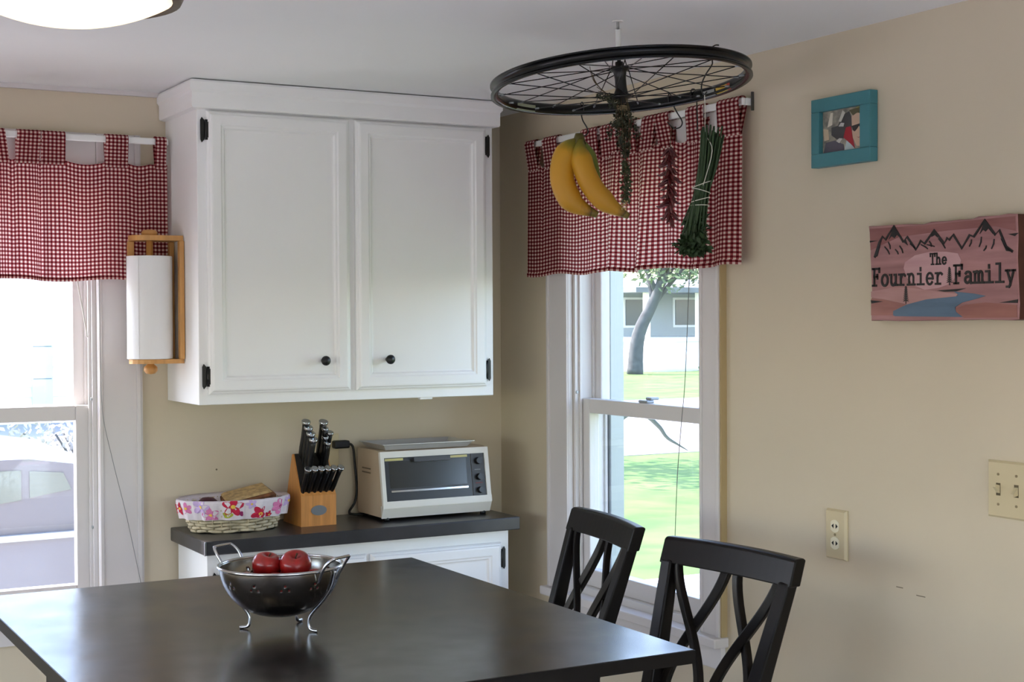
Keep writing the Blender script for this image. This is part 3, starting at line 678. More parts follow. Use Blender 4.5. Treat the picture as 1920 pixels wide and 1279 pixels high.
MB().tube([(CX+(RB+.002)*math.cos(2*PI*k/72), CY+(RB+.002)*math.sin(2*PI*k/72), CZ+ZR) for k in range(72)], .0032, 8, closed=True).build('rim', M_chrome, cl)
def cp(a, r, z): return (CX+r*math.cos(a), CY+r*math.sin(a), CZ+z)
for a in (math.radians(120), math.radians(-60)):
    sp = .24
    MB().tube(fillet([cp(a-sp, RB-.001, ZR-.022), cp(a-sp, RB+.008, ZR-.006), cp(a-sp*.95, RB+.020, ZR+.012), cp(a-sp*.72, RB+.031, ZR+.024), cp(a-sp*.5, RB+.033, ZR+.026), cp(a+sp*.5, RB+.033, ZR+.026), cp(a+sp*.72, RB+.031, ZR+.024), cp(a+sp*.95, RB+.020, ZR+.012), cp(a+sp, RB+.008, ZR-.006), cp(a+sp, RB-.001, ZR-.022)], 5), .0030, 8).build('handle', M_chrome, cl)
for a in (math.radians(146), math.radians(-52), math.radians(40)):
    MB().tube(fillet([cp(a, RB+.004, ZR-.004), cp(a, RB-.004, ZR-.034), cp(a, RB-.021, ZR-.060), cp(a, .072, .040), cp(a, .063, .026), cp(a, .062, .012), cp(a, .066, .005), cp(a, .076, .0032), cp(a, .081, .0034)], 6), .0032, 8).build('leg', M_chrome, cl)
def apple_mat():
    m_ = mat('red_apple_skin', (116, 8, 16), .28, coat=.25, rgb2=(170, 30, 24), vscale=14, stretch=(3, 3, .7)); return m_
M_apple = apple_mat(); M_stem = mat('apple_stem', (70, 48, 28), .7)
def apple(label, x, y, z, r, tilt):
    t = thing('apple', label, 'apple', (x, y, z), group='apples in the colander')
    T_ = Matrix.Translation((x, y, z)) @ Matrix.Rotation(tilt[0], 4, 'X') @ Matrix.Rotation(tilt[1], 4, 'Y')
    pr_ = [(.0001, -.80), (.16, -.86), (.30, -.90), (.46, -.86), (.66, -.68), (.85, -.38), (.97, -.02), (1.0, .25), (.95, .52), (.80, .76), (.58, .89), (.38, .90), (.22, .80), (.10, .66), (.0001, .60)]
    m_ = MB().lathe([(a*r, b*r) for a, b in pr_], (0, 0, 0), 28); m_.bm.transform(T_); m_.build('skin', M_apple, t)
    m_ = MB().tube([(0, 0, .58*r), (.02*r, 0, .8*r), (.10*r, 0, 1.02*r)], [.05*r, .04*r, .06*r], 7); m_.bm.transform(T_); m_.build('stem', M_stem, t)
rv = Vector((math.cos(YAW), -math.sin(YAW), 0)); fv = Vector((math.sin(YAW), math.cos(YAW), 0))
def cpos(rr, ff): p = Vector((CX, CY, 0))+rv*rr+fv*ff; return p.x, p.y
for lab, rr, ff, z, r_, tl_ in (('red apple at the upper left of the colander', -.030, .020, CZ+.116, .0295, (.25, .1)), ('darker red apple at the upper right of the colander', .027, .012, CZ+.118, .031, (.45, -.15)),
                                ('red apple low at the near side of the colander', .000, -.045, CZ+.086, .029, (.3, .3)), ('red apple low at the right side of the colander', .068, -.001, CZ+.086, .029, (.2, .7)), ('red apple low at the left side of the colander', -.066, -.010, CZ+.082, .028, (.1, -.6)), ('red apple buried at the far side of the colander', .004, .064, CZ+.078, .029, (-.4, .2))):
    x, y = cpos(rr, ff); apple(lab, x, y, z, r_, tl_)

# ------------------------------------------------------------ bicycle wheel hung from the ceiling
WC = Vector((1.794, 2.7213, 2.0254)); WN = Vector((-.0281, .0846, 1)).normalized()
wh = thing('bicycle_wheel', 'black bicycle wheel hung flat from the ceiling as a rack', 'wheel', WC)
wh.matrix_basis = Matrix.Translation(WC) @ Vector((0, 0, 1)).rotation_difference(WN).to_matrix().to_4x4()
M_rim = mat('black_anodised_rim', (16, 17, 19), .26, metal=.4, var=.2, vscale=30)
h = .0125
MB().lathe([(.2865, -h), (.2865, -h+.0035), (.279, -h+.004), (.2775, 0), (.279, h-.004), (.2865, h-.0035), (.2865, h), (.276, h), (.271, h*.72), (.2695, .004), (.2695, -.004), (.271, -h*.72), (.276, -h), (.2865, -h)], (0, 0, 0), 96).build('rim', M_rim, wh, local=True)
MB().lathe([(.0001, -.052), (.0045, -.052), (.0045, -.046), (.009, -.046), (.009, -.036), (.0215, -.034), (.0225, -.031), (.0205, -.028), (.0145, -.024), (.0125, -.010), (.0125, .010), (.0145, .024), (.0205, .028), (.0225, .031), (.0215, .034), (.009, .036), (.009, .046), (.0045, .046), (.0045, .052), (.0001, .052)], (0, 0, 0), 28).build('hub', M_black, wh, local=True)
M_spoke = mat('black_spoke', (22, 22, 24), .3, metal=.6)
for i in range(32):
    zf = .031 if i % 2 == 0 else -.031; a = 2*PI*i/32+.05; dirn = 1 if (i//2) % 2 == 0 else -1
    b = a-dirn*math.radians(67)
    MB().tube([(.0195*math.cos(b), .0195*math.sin(b), zf), (.2705*math.cos(a), .2705*math.sin(a), zf*.12)], .0012, 5).build('spoke', M_spoke, wh, local=True)
    MB().tube([(.2705*math.cos(a), .2705*math.sin(a), zf*.12), (.258*math.cos(a-dirn*.0185*0), .258*math.sin(a), zf*.165)], .0021, 6).build('spoke_nipple', M_alu, wh, local=True)
for (t0, t1, rgb, nm) in ((-6, 3, (196, 164, 60), 'yellow'), (-9, -6, (190, 70, 44), 'orange'), (4, 12, (150, 152, 150), 'grey'), (104, 118, (150, 156, 130), 'pale')):
    # decals on the inner rim wall; the pale one is a painted reflection (angle measured in the wheel plane)
    lp = []
    def dp(u, v, t0=t0, t1=t1): 
        a = math.radians(t0+(t1-t0)*u); return (.2693*math.cos(a), .2693*math.sin(a), -.0036+.0072*v)
    MB().grid(dp, 8, 1).build('rim_decal_glint', mat('decal_glint_'+nm, rgb, .5), wh, local=True)
    MB().grid(lambda u, v, t0=t0, t1=t1: ((.2737-.0029*v)*math.cos(math.radians(t0+(t1-t0)*u)), (.2737-.0029*v)*math.sin(math.radians(t0+(t1-t0)*u)), -.0111+.0018*v), 8, 1).build('rim_decal_glint', MATS['decal_glint_'+nm], wh, local=True)
hk = thing('ceiling_hook', 'white ceiling hook with rod holding the bicycle wheel', 'hook', (1.785, 2.711, 2.07))
ht = Vector((1.771, 2.697, ZC)); hb = WC+WN*.045
MB().lathe([(.012, ZC-.003), (.012, ZC-.0003)], (ht.x, ht.y, 0), 16).build('ceiling_plate', M_rod, hk)
MB().cyl(ht, ht.lerp(hb, .22), .0032, seg=8).build('screw_shank', mat('zinc', (160, 160, 156), .4, metal=.6), hk)
MB().cyl(ht.lerp(hb, .2), ht.lerp(hb, .72), .0062, seg=12).build('sleeve', M_rod, hk)
MB().tube([ht.lerp(hb, .68), hb+WN*.004], .0034, 8).build('hook_rod', MATS['zinc'], hk)
wire = []
for k in range(13):
    a = PI*k/12; wire.append(hb+WN*(-.012+.034*math.sin(a))+rv*(.0155*math.cos(a)))
MB().tube(wire, .0013, 6).build('wire_loop', M_black, hk)

# ------------------------------------------------------------ hooks, bananas, herbs, peppers
RA = Vector((-1, 0, -.0281)).normalized(); RBv = WN.cross(RA)
def rimp(deg, r=.279, n=0): 
    a = math.radians(deg); return WC+r*(math.cos(a)*RA+math.sin(a)*RBv)+WN*n
M_wire = mat('black_hook_wire', (12, 12, 13), .45)
def at(o, r_, z_, f_=0): return Vector(o)+rv*r_+fv*f_+Vector((0, 0, z_))
def rimhook(label, deg, pts):
    p = rimp(deg); rad = (p-WC).normalized()
    arch = [p-rad*.011+WN*-.004, p-rad*.0115+WN*.010, p-rad*.006+WN*.0165, p+rad*.003+WN*.0175, p+rad*.0095+WN*.013, p+rad*.0105+WN*0]
    arch += [p+rad*.010+rv*a+Vector((0, 0, b)) for a, b in pts]
    return tag(MB().tube(fillet(arch, 4), .0016, 6).build('wire_hook', M_wire), label, 'hook')
# bananas
BO = rimp(256)+(rimp(256)-WC).normalized()*.0105
rimhook('bent black wire hook carrying the bananas', 256, [(.004, -.022), (.014, -.040), (.0165, -.052), (.008, -.060), (-.006, -.056)])
px = .001262
stem = at(BO, -.004, -.062)
def banana_mat():
    m_ = bpy.data.materials.new('ripe_banana_skin'); m_.use_nodes = True; n = m_.node_tree; L = n.links; b = n.nodes['Principled BSDF']; b.inputs['Roughness'].default_value = .5
    uv = n.nodes.new('ShaderNodeUVMap'); uv.uv_map = 'UVMap'; sp = n.nodes.new('ShaderNodeSeparateXYZ'); L.new(uv.outputs[0], sp.inputs[0])
    nz = n.nodes.new('ShaderNodeTexNoise'); nz.inputs['Scale'].default_value = 6; ad = n.nodes.new('ShaderNodeMath'); ad.operation = 'MULTIPLY_ADD'; ad.inputs[1].default_value = .12; 
    L.new(nz.outputs[0], ad.inputs[0]); L.new(sp.outputs[0], ad.inputs[2])
    r_ = n.nodes.new('ShaderNodeValToRGB'); e = r_.color_ramp.elements
    e[0].position = .06; e[0].color = (*lin((104, 98, 34)), 1); e[1].position = 1.04; e[1].color = (*lin((60, 52, 26)), 1)
    for pos, c in ((.20, (140, 128, 34)), (.32, (206, 152, 34)), (.62, (208, 150, 34)), (.93, (196, 146, 44)), (1.0, (120, 104, 44))):
        q = e.new(pos); q.color = (*lin(c), 1)
    L.new(ad.outputs[0], r_.inputs[0]); L.new(r_.outputs[0], b.inputs['Base Color']); return m_
M_ban = banana_mat()
M_bang = mat('green_banana_skin', (104, 116, 40), .5, var=.2, vscale=10)
bn = thing('banana_bunch', 'bunch of ripe yellow bananas hanging from the wheel rim', 'bananas', stem)
def banana(pts, rad, m_, lab=None):
    P = fillet([at(stem, a*px, b*px, c) for a, b, c in pts], 6); n = len(P); R_ = []
    for i in range(n):
        q = i/(n-1); k = sstep(q/.28)*.72+.28 if q < .28 else 1
        k *= (1 if q < .72 else 1-.72*sstep((q-.72)/.28)); R_.append(rad*k)
    o_ = MB().tube(P, R_, 14, flat=.9).build('banana', m_, bn)
    if lab: o_['label'] = lab
banana([(-4, -6, .0), (-20, -24, -.004), (-32, -56, -.006), (-30, -92, -.006), (-10, -126, -.004), (34, -147, .0)], .0295, M_ban)
banana([(2, -6, -.008), (2, -34, -.018), (9, -66, -.024), (26, -100, -.024), (54, -129, -.020), (92, -151, -.012)], .0270, M_ban)
banana([(6, -6, .006), (18, -34, .012), (25, -64, .016), (30, -92, .018), (44, -120, .018)], .018, M_bang, 'greener banana at the back')
MB().tube([at(stem, 0, .008), at(stem, .0, -.002), at(stem, 0, -.018)], [.009, .0125, .017], 12).build('crown', mat('banana_crown', (92, 84, 36), .6, var=.3, vscale=30), bn)
# thyme bundle on the hub
def sprig_cloud(mb, c0, c1, w0, w1, n, lf, seed):
    rd = random.Random(seed)
    for i in range(n):
        q = rd.random(); p = c0.lerp(c1, q); w_ = w0+(w1-w0)*q; a = rd.random()*2*PI; rr = w_*math.sqrt(rd.random())
        p = p+rv*(rr*math.cos(a))+fv*(rr*math.sin(a)); d = Vector((rd.uniform(-1, 1), rd.uniform(-1, 1), rd.uniform(-1, .6))).normalized()
        sd_ = d.cross(Vector((rd.uniform(-1, 1), rd.uniform(-1, 1), rd.uniform(-1, 1)))).normalized(); l_ = lf*rd.uniform(.6, 1.3)
        v = [mb.bm.verts.new(p), mb.bm.verts.new(p+d*l_*.5+sd_*l_*.28), mb.bm.verts.new(p+d*l_), mb.bm.verts.new(p+d*l_*.5-sd_*l_*.28)]; mb.bm.faces.new(v)
M_thyme = mat('dried_thyme_leaf', (58, 62, 44), .8, var=.35, vscale=60); M_stalk = mat('herb_stalk', (86, 70, 46), .8)
hubb = WC-WN*.036; ty = thing('thyme_bundle', 'dried thyme bundle tied under the wheel hub', 'herbs', hubb+Vector((0, 0, -.14)))
q_ = .00117
m = MB(); rd = random.Random(3)
for i in range(26):
    a = rd.random()*2*PI; r0 = .012*rd.random(); p0 = at(hubb, r0*math.cos(a), .002, r0*math.sin(a)); p1 = at(hubb, .003+1.6*r0*math.cos(a), -.05, 1.6*r0*math.sin(a)); p2 = at(hubb, .006+.8*r0*math.cos(a), -.105-.04*rd.random(), .8*r0*math.sin(a))
    m.tube(fillet([p0, p1, p2], 4), .0007, 4)
m.build('stalks', M_stalk, ty)
m = MB(); sprig_cloud(m, at(hubb, 0, -.012), at(hubb, .002, -.062), .010, .024, 520, .009, 5); sprig_cloud(m, at(hubb, .002, -.06), at(hubb, .007, -.125), .022, .006, 360, .009, 6)
sprig_cloud(m, at(hubb, -.024, .012), at(hubb, -.010, -.02), .012, .016, 120, .008, 8); sprig_cloud(m, at(hubb, .02, -.03), at(hubb, .035, -.085), .006, .008, 110, .007, 9); sprig_cloud(m, at(hubb, -.02, -.05), at(hubb, -.03, -.09), .006, .006, 70, .007, 10)
tag(m.build('leaves', M_thyme, ty), kind='stuff')
m = MB(); sprig_cloud(m, at(hubb, -.052, .012), at(hubb, -.030, -.002), .006, .008, 60, .008, 12); tag(m.build('stray_leaves', M_thyme, ty), kind='stuff')
m = MB()
for k in range(7):
    m.tube(fillet([at(hubb, -.012, -.004), at(hubb, -.035-.004*k, .012+.004*k), at(hubb, -.052-.003*k, .018+.009*k)], 4), .0007, 4)
m.build('stray_stalks', M_stalk, ty)
m = MB()
for k in range(4): m.tube([at(hubb, .0115*math.cos(a_*PI/8), -.016-.003*k, .0115*math.sin(a_*PI/8)) for a_ in range(16)], .0011, 5, closed=True)
m.build('tie_string', mat('jute_string', (150, 130, 96), .8), ty)
lb = at(hubb, .008, -.128); hs = thing('herb_sprig', 'slim herb sprig hanging below the thyme bundle', 'herbs', lb+Vector((0, 0, -.10)))
m = MB(); m.tube([at(lb, -.003, .02), lb], .0007, 4)
for k in range(8): m.tube(fillet([lb, at(lb, .003*math.cos(k), -.05, .003*math.sin(k)), at(lb, .006*math.cos(k*1.7)-.001, -.098-.003*(k % 3), .005*math.sin(k*1.7))], 3), .0008, 4)
m.build('stalks', M_stalk, hs)
m = MB(); sprig_cloud(m, at(lb, 0, -.008), at(lb, .0, -.095), .006, .011, 330, .009, 21); tag(m.build('leaves', mat('sage_green_leaf', (64, 74, 46), .8, var=.3, vscale=50), hs), kind='stuff')
m = MB(); sprig_cloud(m, at(lb, -.002, -.092), at(lb, -.002, -.112), .010, .008, 40, .006, 22); tag(m.build('dry_flowers', mat('dry_flower', (176, 160, 104), .8), hs), kind='stuff')
# chili string
CO = rimp(212)+(rimp(212)-WC).normalized()*.0105
rimhook('bent black wire hook carrying the red chilies', 212, [(.010, -.022), (.022, -.042), (.0235, -.052), (.018, -.060), (.006, -.062), (-.006, -.054), (-.011, -.046)])
cs = at(CO, -.006, -.060); cb = at(cs, 0, -.24)
ch = thing('chili_string', 'string of dried dark red chilies hanging from the wheel', 'chilies', at(cs, .0, -.235))
MB().tube(fillet([at(cs, .004, .004), at(cs, .001, -.05), at(cs, .0, -.12), at(cs, .002, -.2)], 4), .001, 5).build('thread', M_stalk, ch)
cm = MB().tube(fillet([(0, 0, 0), (.011, 0, -.003), (.022, 0, -.010), (.030, 0, -.010)], 3), [.0035, .0045, .0045, .0044, .004, .0038, .003, .0024, .0016, .0008], 6)
chili0 = cm.build('chili', mat('dried_red_chili', (84, 8, 14), .4, var=.3, vscale=40, coat=.2), ch, local=True)
rd = random.Random(11)
for i in range(64):
    q = i/63; a = i*2.399+rd.uniform(-.3, .3); z = -.048-.165*q
    T_ = Matrix.Translation(ch.matrix_basis.inverted() @ at(cs, .001*math.cos(a), z)) @ Matrix.Rotation(a, 4, 'Z') @ Matrix.Rotation(rd.uniform(-.2, .9), 4, 'Y') @ Matrix.Scale(rd.uniform(.7, 1.05), 4)
    if i == 0: chili0.matrix_basis = T_
    else: dup(chili0, 'chili', ch, T_)
rimhook('straight black wire hook hanging from the rim right of the chilies', 199, [(.001, -.030), (.002, -.060), (.0015, -.078)])
# parsley bundle on the near rim
PO = rimp(101); pq = .00110
NO = PO+(PO-WC).normalized()*-.012
tag(MB().tube(fillet([PO+WN*.016+(PO-WC).normalized()*.010, PO+WN*.018, NO+WN*.012, at(NO, .002, -.010), at(NO, .001, -.020), at(NO, -.012, -.040), at(NO, -.020, -.060), at(NO, -.019, -.075), at(NO, -.014, -.080), at(NO, -.009, -.074)], 4), .0015, 6).build('wire_hook', M_wire), 'wavy black wire hook on the rim holding the parsley', 'hook')
pt = at(NO, -.010, -.168)   # top of bundle
tieP = at(NO, -.022, -.288); lowP = at(NO, -.040, -.395)
pb = thing('parsley_bundle', 'green parsley bundle tied with white string hanging from the wheel', 'herbs', lowP)
M_pst = mat('parsley_stem', (40, 62, 30), .6, var=.25, vscale=40); M_plf = mat('parsley_leaf', (38, 62, 28), .7, var=.35, vscale=50)
axis = (tieP-pt).normalized(); sdv = rv
rd = random.Random(31)
for i in range(66):
    a = rd.random()*2*PI; r0 = math.sqrt(rd.random()); z0 = rd.uniform(-.02, .014)
    top = pt+Vector((.016, 0, 0))+rv*(.025*r0*math.cos(a))+fv*(.02*r0*math.sin(a))+Vector((0, 0, z0+.012))
    mid = tieP+rv*(.0165*r0*math.cos(a+.5))+fv*(.0165*r0*math.sin(a+.5))
    end = lowP+rv*(.026*r0*math.cos(a+.9))+fv*(.024*r0*math.sin(a+.9))+Vector((0, 0, rd.uniform(0, .05)))
    MB().tube(fillet([top, top.lerp(mid, .5)+rv*.002, mid, end], 4), .0021, 5).build('stem', M_pst, pb)
m = MB(); sprig_cloud(m, tieP.lerp(lowP, .28), lowP+Vector((0, 0, -.006)), .012, .030, 900, .015, 33); tag(m.build('leaves', M_plf, pb), kind='stuff')
m = MB(); sprig_cloud(m, lowP+Vector((0, 0, .012))+rv*-.012, lowP+Vector((0, 0, -.012))+rv*.0, .026, .022, 260, .014, 34); tag(m.build('leaf_tips', M_plf, pb), kind='stuff')
M_str = mat('white_string', (206, 202, 188), .8)
for dz, tl_ in ((.024, .35), (.010, -.3), (-.008, .25), (-.020, 0)):
    MB().tube([tieP-axis*dz+rv*(.0188*math.cos(2*PI*k/20))+fv*(.0188*math.sin(2*PI*k/20))+Vector((0, 0, tl_*.0188*math.cos(2*PI*k/20))) for k in range(20)], .0009, 5, closed=True).build('string_wrap', M_str, pb)
MB().tube(fillet([at(NO, -.014, -.079), at(NO, -.013, -.11), at(NO, -.012, -.16), pt+Vector((.01, 0, -.03))-fv*.024, tieP-axis*.02-fv*.0188], 5), .0009, 5).build('hanging_string', M_str, pb)
# ------------------------------------------------------------ blue picture frame
M_teal = mat('teal_frame_paint', (66, 130, 138), .45, var=.06, vscale=20)
FY0, FY1, FZ0, FZ1, FX = 2.450, 2.644, 1.852, 2.008, 2.266
pf = thing('picture_frame', 'small teal picture frame high on the right wall', 'picture frame', (FX, 2.547, FZ0))
iy0, iy1, iz0, iz1 = 2.483, 2.617, 1.883, 1.978
for b in ((FY0, FY1, iz1, FZ1), (FY0, FY1, FZ0, iz0), (FY0, iy0, iz0, iz1), (iy1, FY1, iz0, iz1)):
    MB().box(FX, XR-.001, b[0], b[1], b[2], b[3], .0012).build('frame_side', M_teal, pf)
ph = MB().box(FX+.012, XR-.002, iy0-.002, iy1+.002, iz0-.002, iz1+.002).build('photo', mat('photo_pale', (176, 168, 150), .35, rgb2=(112, 110, 104), vscale=60), pf)
def fp(u, v, d): return (FX+.012-d, iy1-u*(iy1-iy0), iz0+v*(iz1-iz0))   # u left-right, v up
def pp(poly, rgb, k, nm='printed_area', rough=.35): MB().prism(poly, fp, .0002, .0002+.0003*k).build(nm, mat('photo_%d_%d_%d' % rgb, rgb, rough), ph)
pp([(.38, .62), (.50, .86), (.66, .92), (.74, .7), (.72, .45), (.55, .30), (.35, .30), (.22, .42), (.22, .6)], (66, 66, 68), 1)
pp([(0.02, .02), (.08, .26), (.30, .28), (.52, .16), (.54, .02)], (88, 84, 96), 1)
pp([(.54, .02), (.60, .24), (.72, .12), (.80, .02)], (186, 200, 202), 2)
pp([(.52, .32), (.58, .55), (.70, .56), (.74, .30), (.80, .02), (.70, .14), (.60, .24)], (166, 30, 46), 2)
pp([(.72, .78), (.80, .92), (.98, .90), (.98, .05), (.84, .08), (.75, .28), (.73, .5)], (206, 176, 150), 3)
pp([(.66, .94), (.98, .98), (.98, .80), (.86, .86), (.76, .80)], (92, 88, 62), 4)
pp([(.76, .84), (.99, .84), (.99, .98), (.84, .98)], (168, 172, 70), 3)
pp([(.73, .56), (.99, .60), (.99, .52), (.95, .47), (.90, .54), (.86, .48), (.80, .42), (.75, .46)], (34, 30, 32), 5)
pp([(.84, .29), (.90, .26), (.95, .30), (.90, .275)], (150, 62, 66), 5)
pp([(.40, .60), (.46, .68), (.54, .66), (.52, .58)], (196, 194, 190), 3); pp([(.34, .26), (.42, .32), (.50, .30), (.42, .2)], (196, 194, 190), 3)
pp([(.12, .62), (.2, .95), (.26, .95), (.24, .66)], (216, 208, 190), 2); pp([(.40, .72), (.5, .97), (.56, .9), (.46, .7)], (198, 194, 184), 2); pp([(.04, .3), (.02, .6), (.14, .56), (.16, .32)], (206, 186, 158), 2)

# ------------------------------------------------------------ carved family sign
SX = 2.2585
sg = thing('carved_wood_sign', 'carved pinkish wooden family name sign with mountains and river on the right wall', 'sign', (SX, 2.24, 1.50))
M_sign = mat('mauve_stained_wood', (176, 128, 126), .55, rgb2=(142, 98, 98), vscale=5, stretch=(1, 1, 9))
M_sed = mat('dark_bark_edge', (84, 44, 30), .6, var=.35, vscale=20)
TOP = [(-.002, .103), (.028, .102), (.058, .102), (.116, .101), (.162, .098), (.184, .102), (.228, .101), (.26, .102), (.297, .101), (.312, .105), (.363, .104), (.388, .106), (.412, .104)]
BOT = [(.416, -.101), (.40, -.103), (.33, -.1015), (.25, -.1025), (.17, -.1035), (.09, -.1045), (.03, -.103), (.006, -.104)]
LFT = [(.006, -.07), (.008, -.04), (.006, .0), (.003, .04), (.0045, .07)]
RGT = [(.414, .06), (.4125, .02), (.415, -.03), (.4175, -.07)]
OUT = TOP+RGT+BOT+LFT
ST = lambda s_, h_, d: (SX-d, 2.445-s_, 1.605+h_)
MB().prism(OUT, ST, -(XR-SX)+.001, -.002).build('bark_edge', M_sed, sg)
cx_, cy_ = .208, 0
inn = [(cx_+(a-cx_)*.992, cy_+(b-cy_)*.985) for a, b in OUT]
m = MB(); m.rings([[ST(a, b, -.002) for a, b in OUT], [ST(a, b, 0) for a, b in inn]]); face = m.build('painted_face', M_sign, sg)
def sp_(name, poly, m_, lev): return MB().prism(poly, ST, -.0004, .0004*lev).build(name, m_, face)
c_ = lambda n, rgb, r2=None: mat('sign_'+n, rgb, .55, rgb2=r2, vscale=6, stretch=(1, 1, 7))
sp_('sky_band', [(.002, .097), (.173, .096), (.281, .098), (.408, .100), (.409, .071), (.358, .083), (.228, .081), (.093, .075), (.005, .05)], c_('band', (150, 98, 94), (128, 78, 74)), 1)
sp_('pale_glow', [(.106, .008), (.11, .02), (.139, .034), (.184, .04), (.228, .038), (.26, .033), (.268, .019), (.255, -.013), (.239, -.028), (.206, -.036), (.167, -.039), (.139, -.03), (.116, -.013)], c_('glow', (200, 160, 160), (186, 142, 144)), 2)
sp_('middle_hill', [(.007, -.04), (.069, -.033), (.116, -.033), (.167, -.039), (.26, -.049), (.255, -.054), (.173, -.059), (.116, -.069), (.045, -.057), (.007, -.053)], c_('hill', (188, 146, 142), (170, 126, 122)), 2)
sp_('left_hill', [(.007, -.055), (.045, -.058), (.116, -.069), (.075, -.083), (.074, -.092), (.007, -.092)], c_('hill2', (168, 116, 106), (142, 92, 84)), 2)
sp_('right_hill', [(.249, -.08), (.281, -.071), (.333, -.067), (.412, -.073), (.413, -.097), (.276, -.098), (.255, -.088)], c_('hill3', (164, 108, 96), (140, 88, 78)), 2)
sp_('river', [(.075, -.092), (.075, -.083), (.116, -.069), (.173, -.059), (.255, -.054), (.261, -.051), (.249, -.044), (.302, -.049), (.333, -.054), (.312, -.059), (.27, -.067), (.252, -.076), (.255, -.086), (.273, -.096), (.081, -.094)], c_('river', (92, 118, 140), (76, 100, 122)), 3)
M_ink = mat('sign_black_paint', (14, 12, 14), .5)
sp_('river_head', [(.202, -.041), (.281, -.038), (.255, -.044), (.222, -.044)], M_ink, 3)
for tri in (((.003, .071), (.028, .07), (.004, .067)), ((.006, -.059), (.045, -.062), (.008, -.066)), ((.39, .066), (.416, .067), (.407, .061)), ((.368, -.068), (.415, -.062), (.414, -.069))): sp_('carved_notch', tri, M_ink, 3)
def stroke(pts, w_, lev=4, tap=False):
    m_ = MB(); n = len(pts); L_, R_ = [], []
    for i, (a, b) in enumerate(pts):
        p, q = pts[max(0, i-1)], pts[min(n-1, i+1)]; dx, dy = q[0]-p[0], q[1]-p[1]; l_ = math.hypot(dx, dy) or 1
        ww = w_*((.35+.65*math.sin(PI*(i+.5)/n)) if tap else 1)/2
        L_.append((a-dy/l_*ww, b+dx/l_*ww)); R_.append((a+dy/l_*ww, b-dx/l_*ww))
    for i in range(n-1):
        m_.prism([L_[i], L_[i+1], R_[i+1], R_[i]], ST, -.0004, .0004*lev)
    return m_
RIDGE = [(.018, .034), (.033, .066), (.043, .078), (.052, .071), (.077, .099), (.105, .064), (.116, .074), (.142, .046), (.156, .064), (.167, .057), (.194, .084), (.222, .055), (.23, .066), (.236, .062), (.247, .072), (.27, .043), (.291, .069), (.302, .065), (.331, .097), (.358, .066), (.368, .075), (.385, .042), (.402, .031)]
stroke(RIDGE, .0050).build('mountain_ridge', M_ink, face)
for tri in (((.077, .099), (.062, .071), (.070, .078), (.079, .073), (.086, .080), (.092, .076)), ((.331, .097), (.318, .070), (.326, .078), (.333, .074), (.34, .08), (.352, .068)), ((.018, .034), (.036, .062), (.040, .070), (.026, .036)), ((.372, .058), (.385, .042), (.402, .031), (.386, .033)), ((.194, .084), (.186, .070), (.196, .074), (.204, .068)), ((.105, .064), (.112, .068), (.118, .056))): sp_('mountain_shade', tri, M_ink, 4)
TK = [(.049, .056), (.064, .039), (.081, .049), (.09, .038), (.125, .059), (.142, .046), (.173, .055), (.195, .05), (.206, .066), (.225, .045), (.156, .056), (.176, .046), (.322, .064), (.316, .044), (.355, .058), (.348, .039), (.335, .046), (.328, .036), (.094, .056), (.104, .040), (.06, .066), (.066, .05), (.296, .06), (.290, .046), (.18, .062), (.186, .05)]
for a, b in zip(TK[::2], TK[1::2]): stroke([a, ((a[0]+b[0])/2+.002, (a[1]+b[1])/2), b], .003, tap=True).build('mountain_line', M_ink, face)
for (x, z0, z1) in ((.113, -.068, -.030), (.237, -.031, .007)):
    pl = [(x-.0008, z1)]; n = 8
    for k in range(n): zz = z1-(z1-z0)*.86*(k+1)/n; wq = .0030+.0062*(k+1)/n; pl += [(x+wq, zz), (x+.0012, zz+.0006)]
    pl += [(x+.0008, z0), (x-.0008, z0)]
    for k in reversed(range(n)): zz = z1-(z1-z0)*.86*(k+1)/n; wq = .0030+.0062*(k+1)/n; pl += [(x-.0012, zz+.0006), (x-wq, zz)]
    sp_('pine_tree', pl, M_ink, 4)
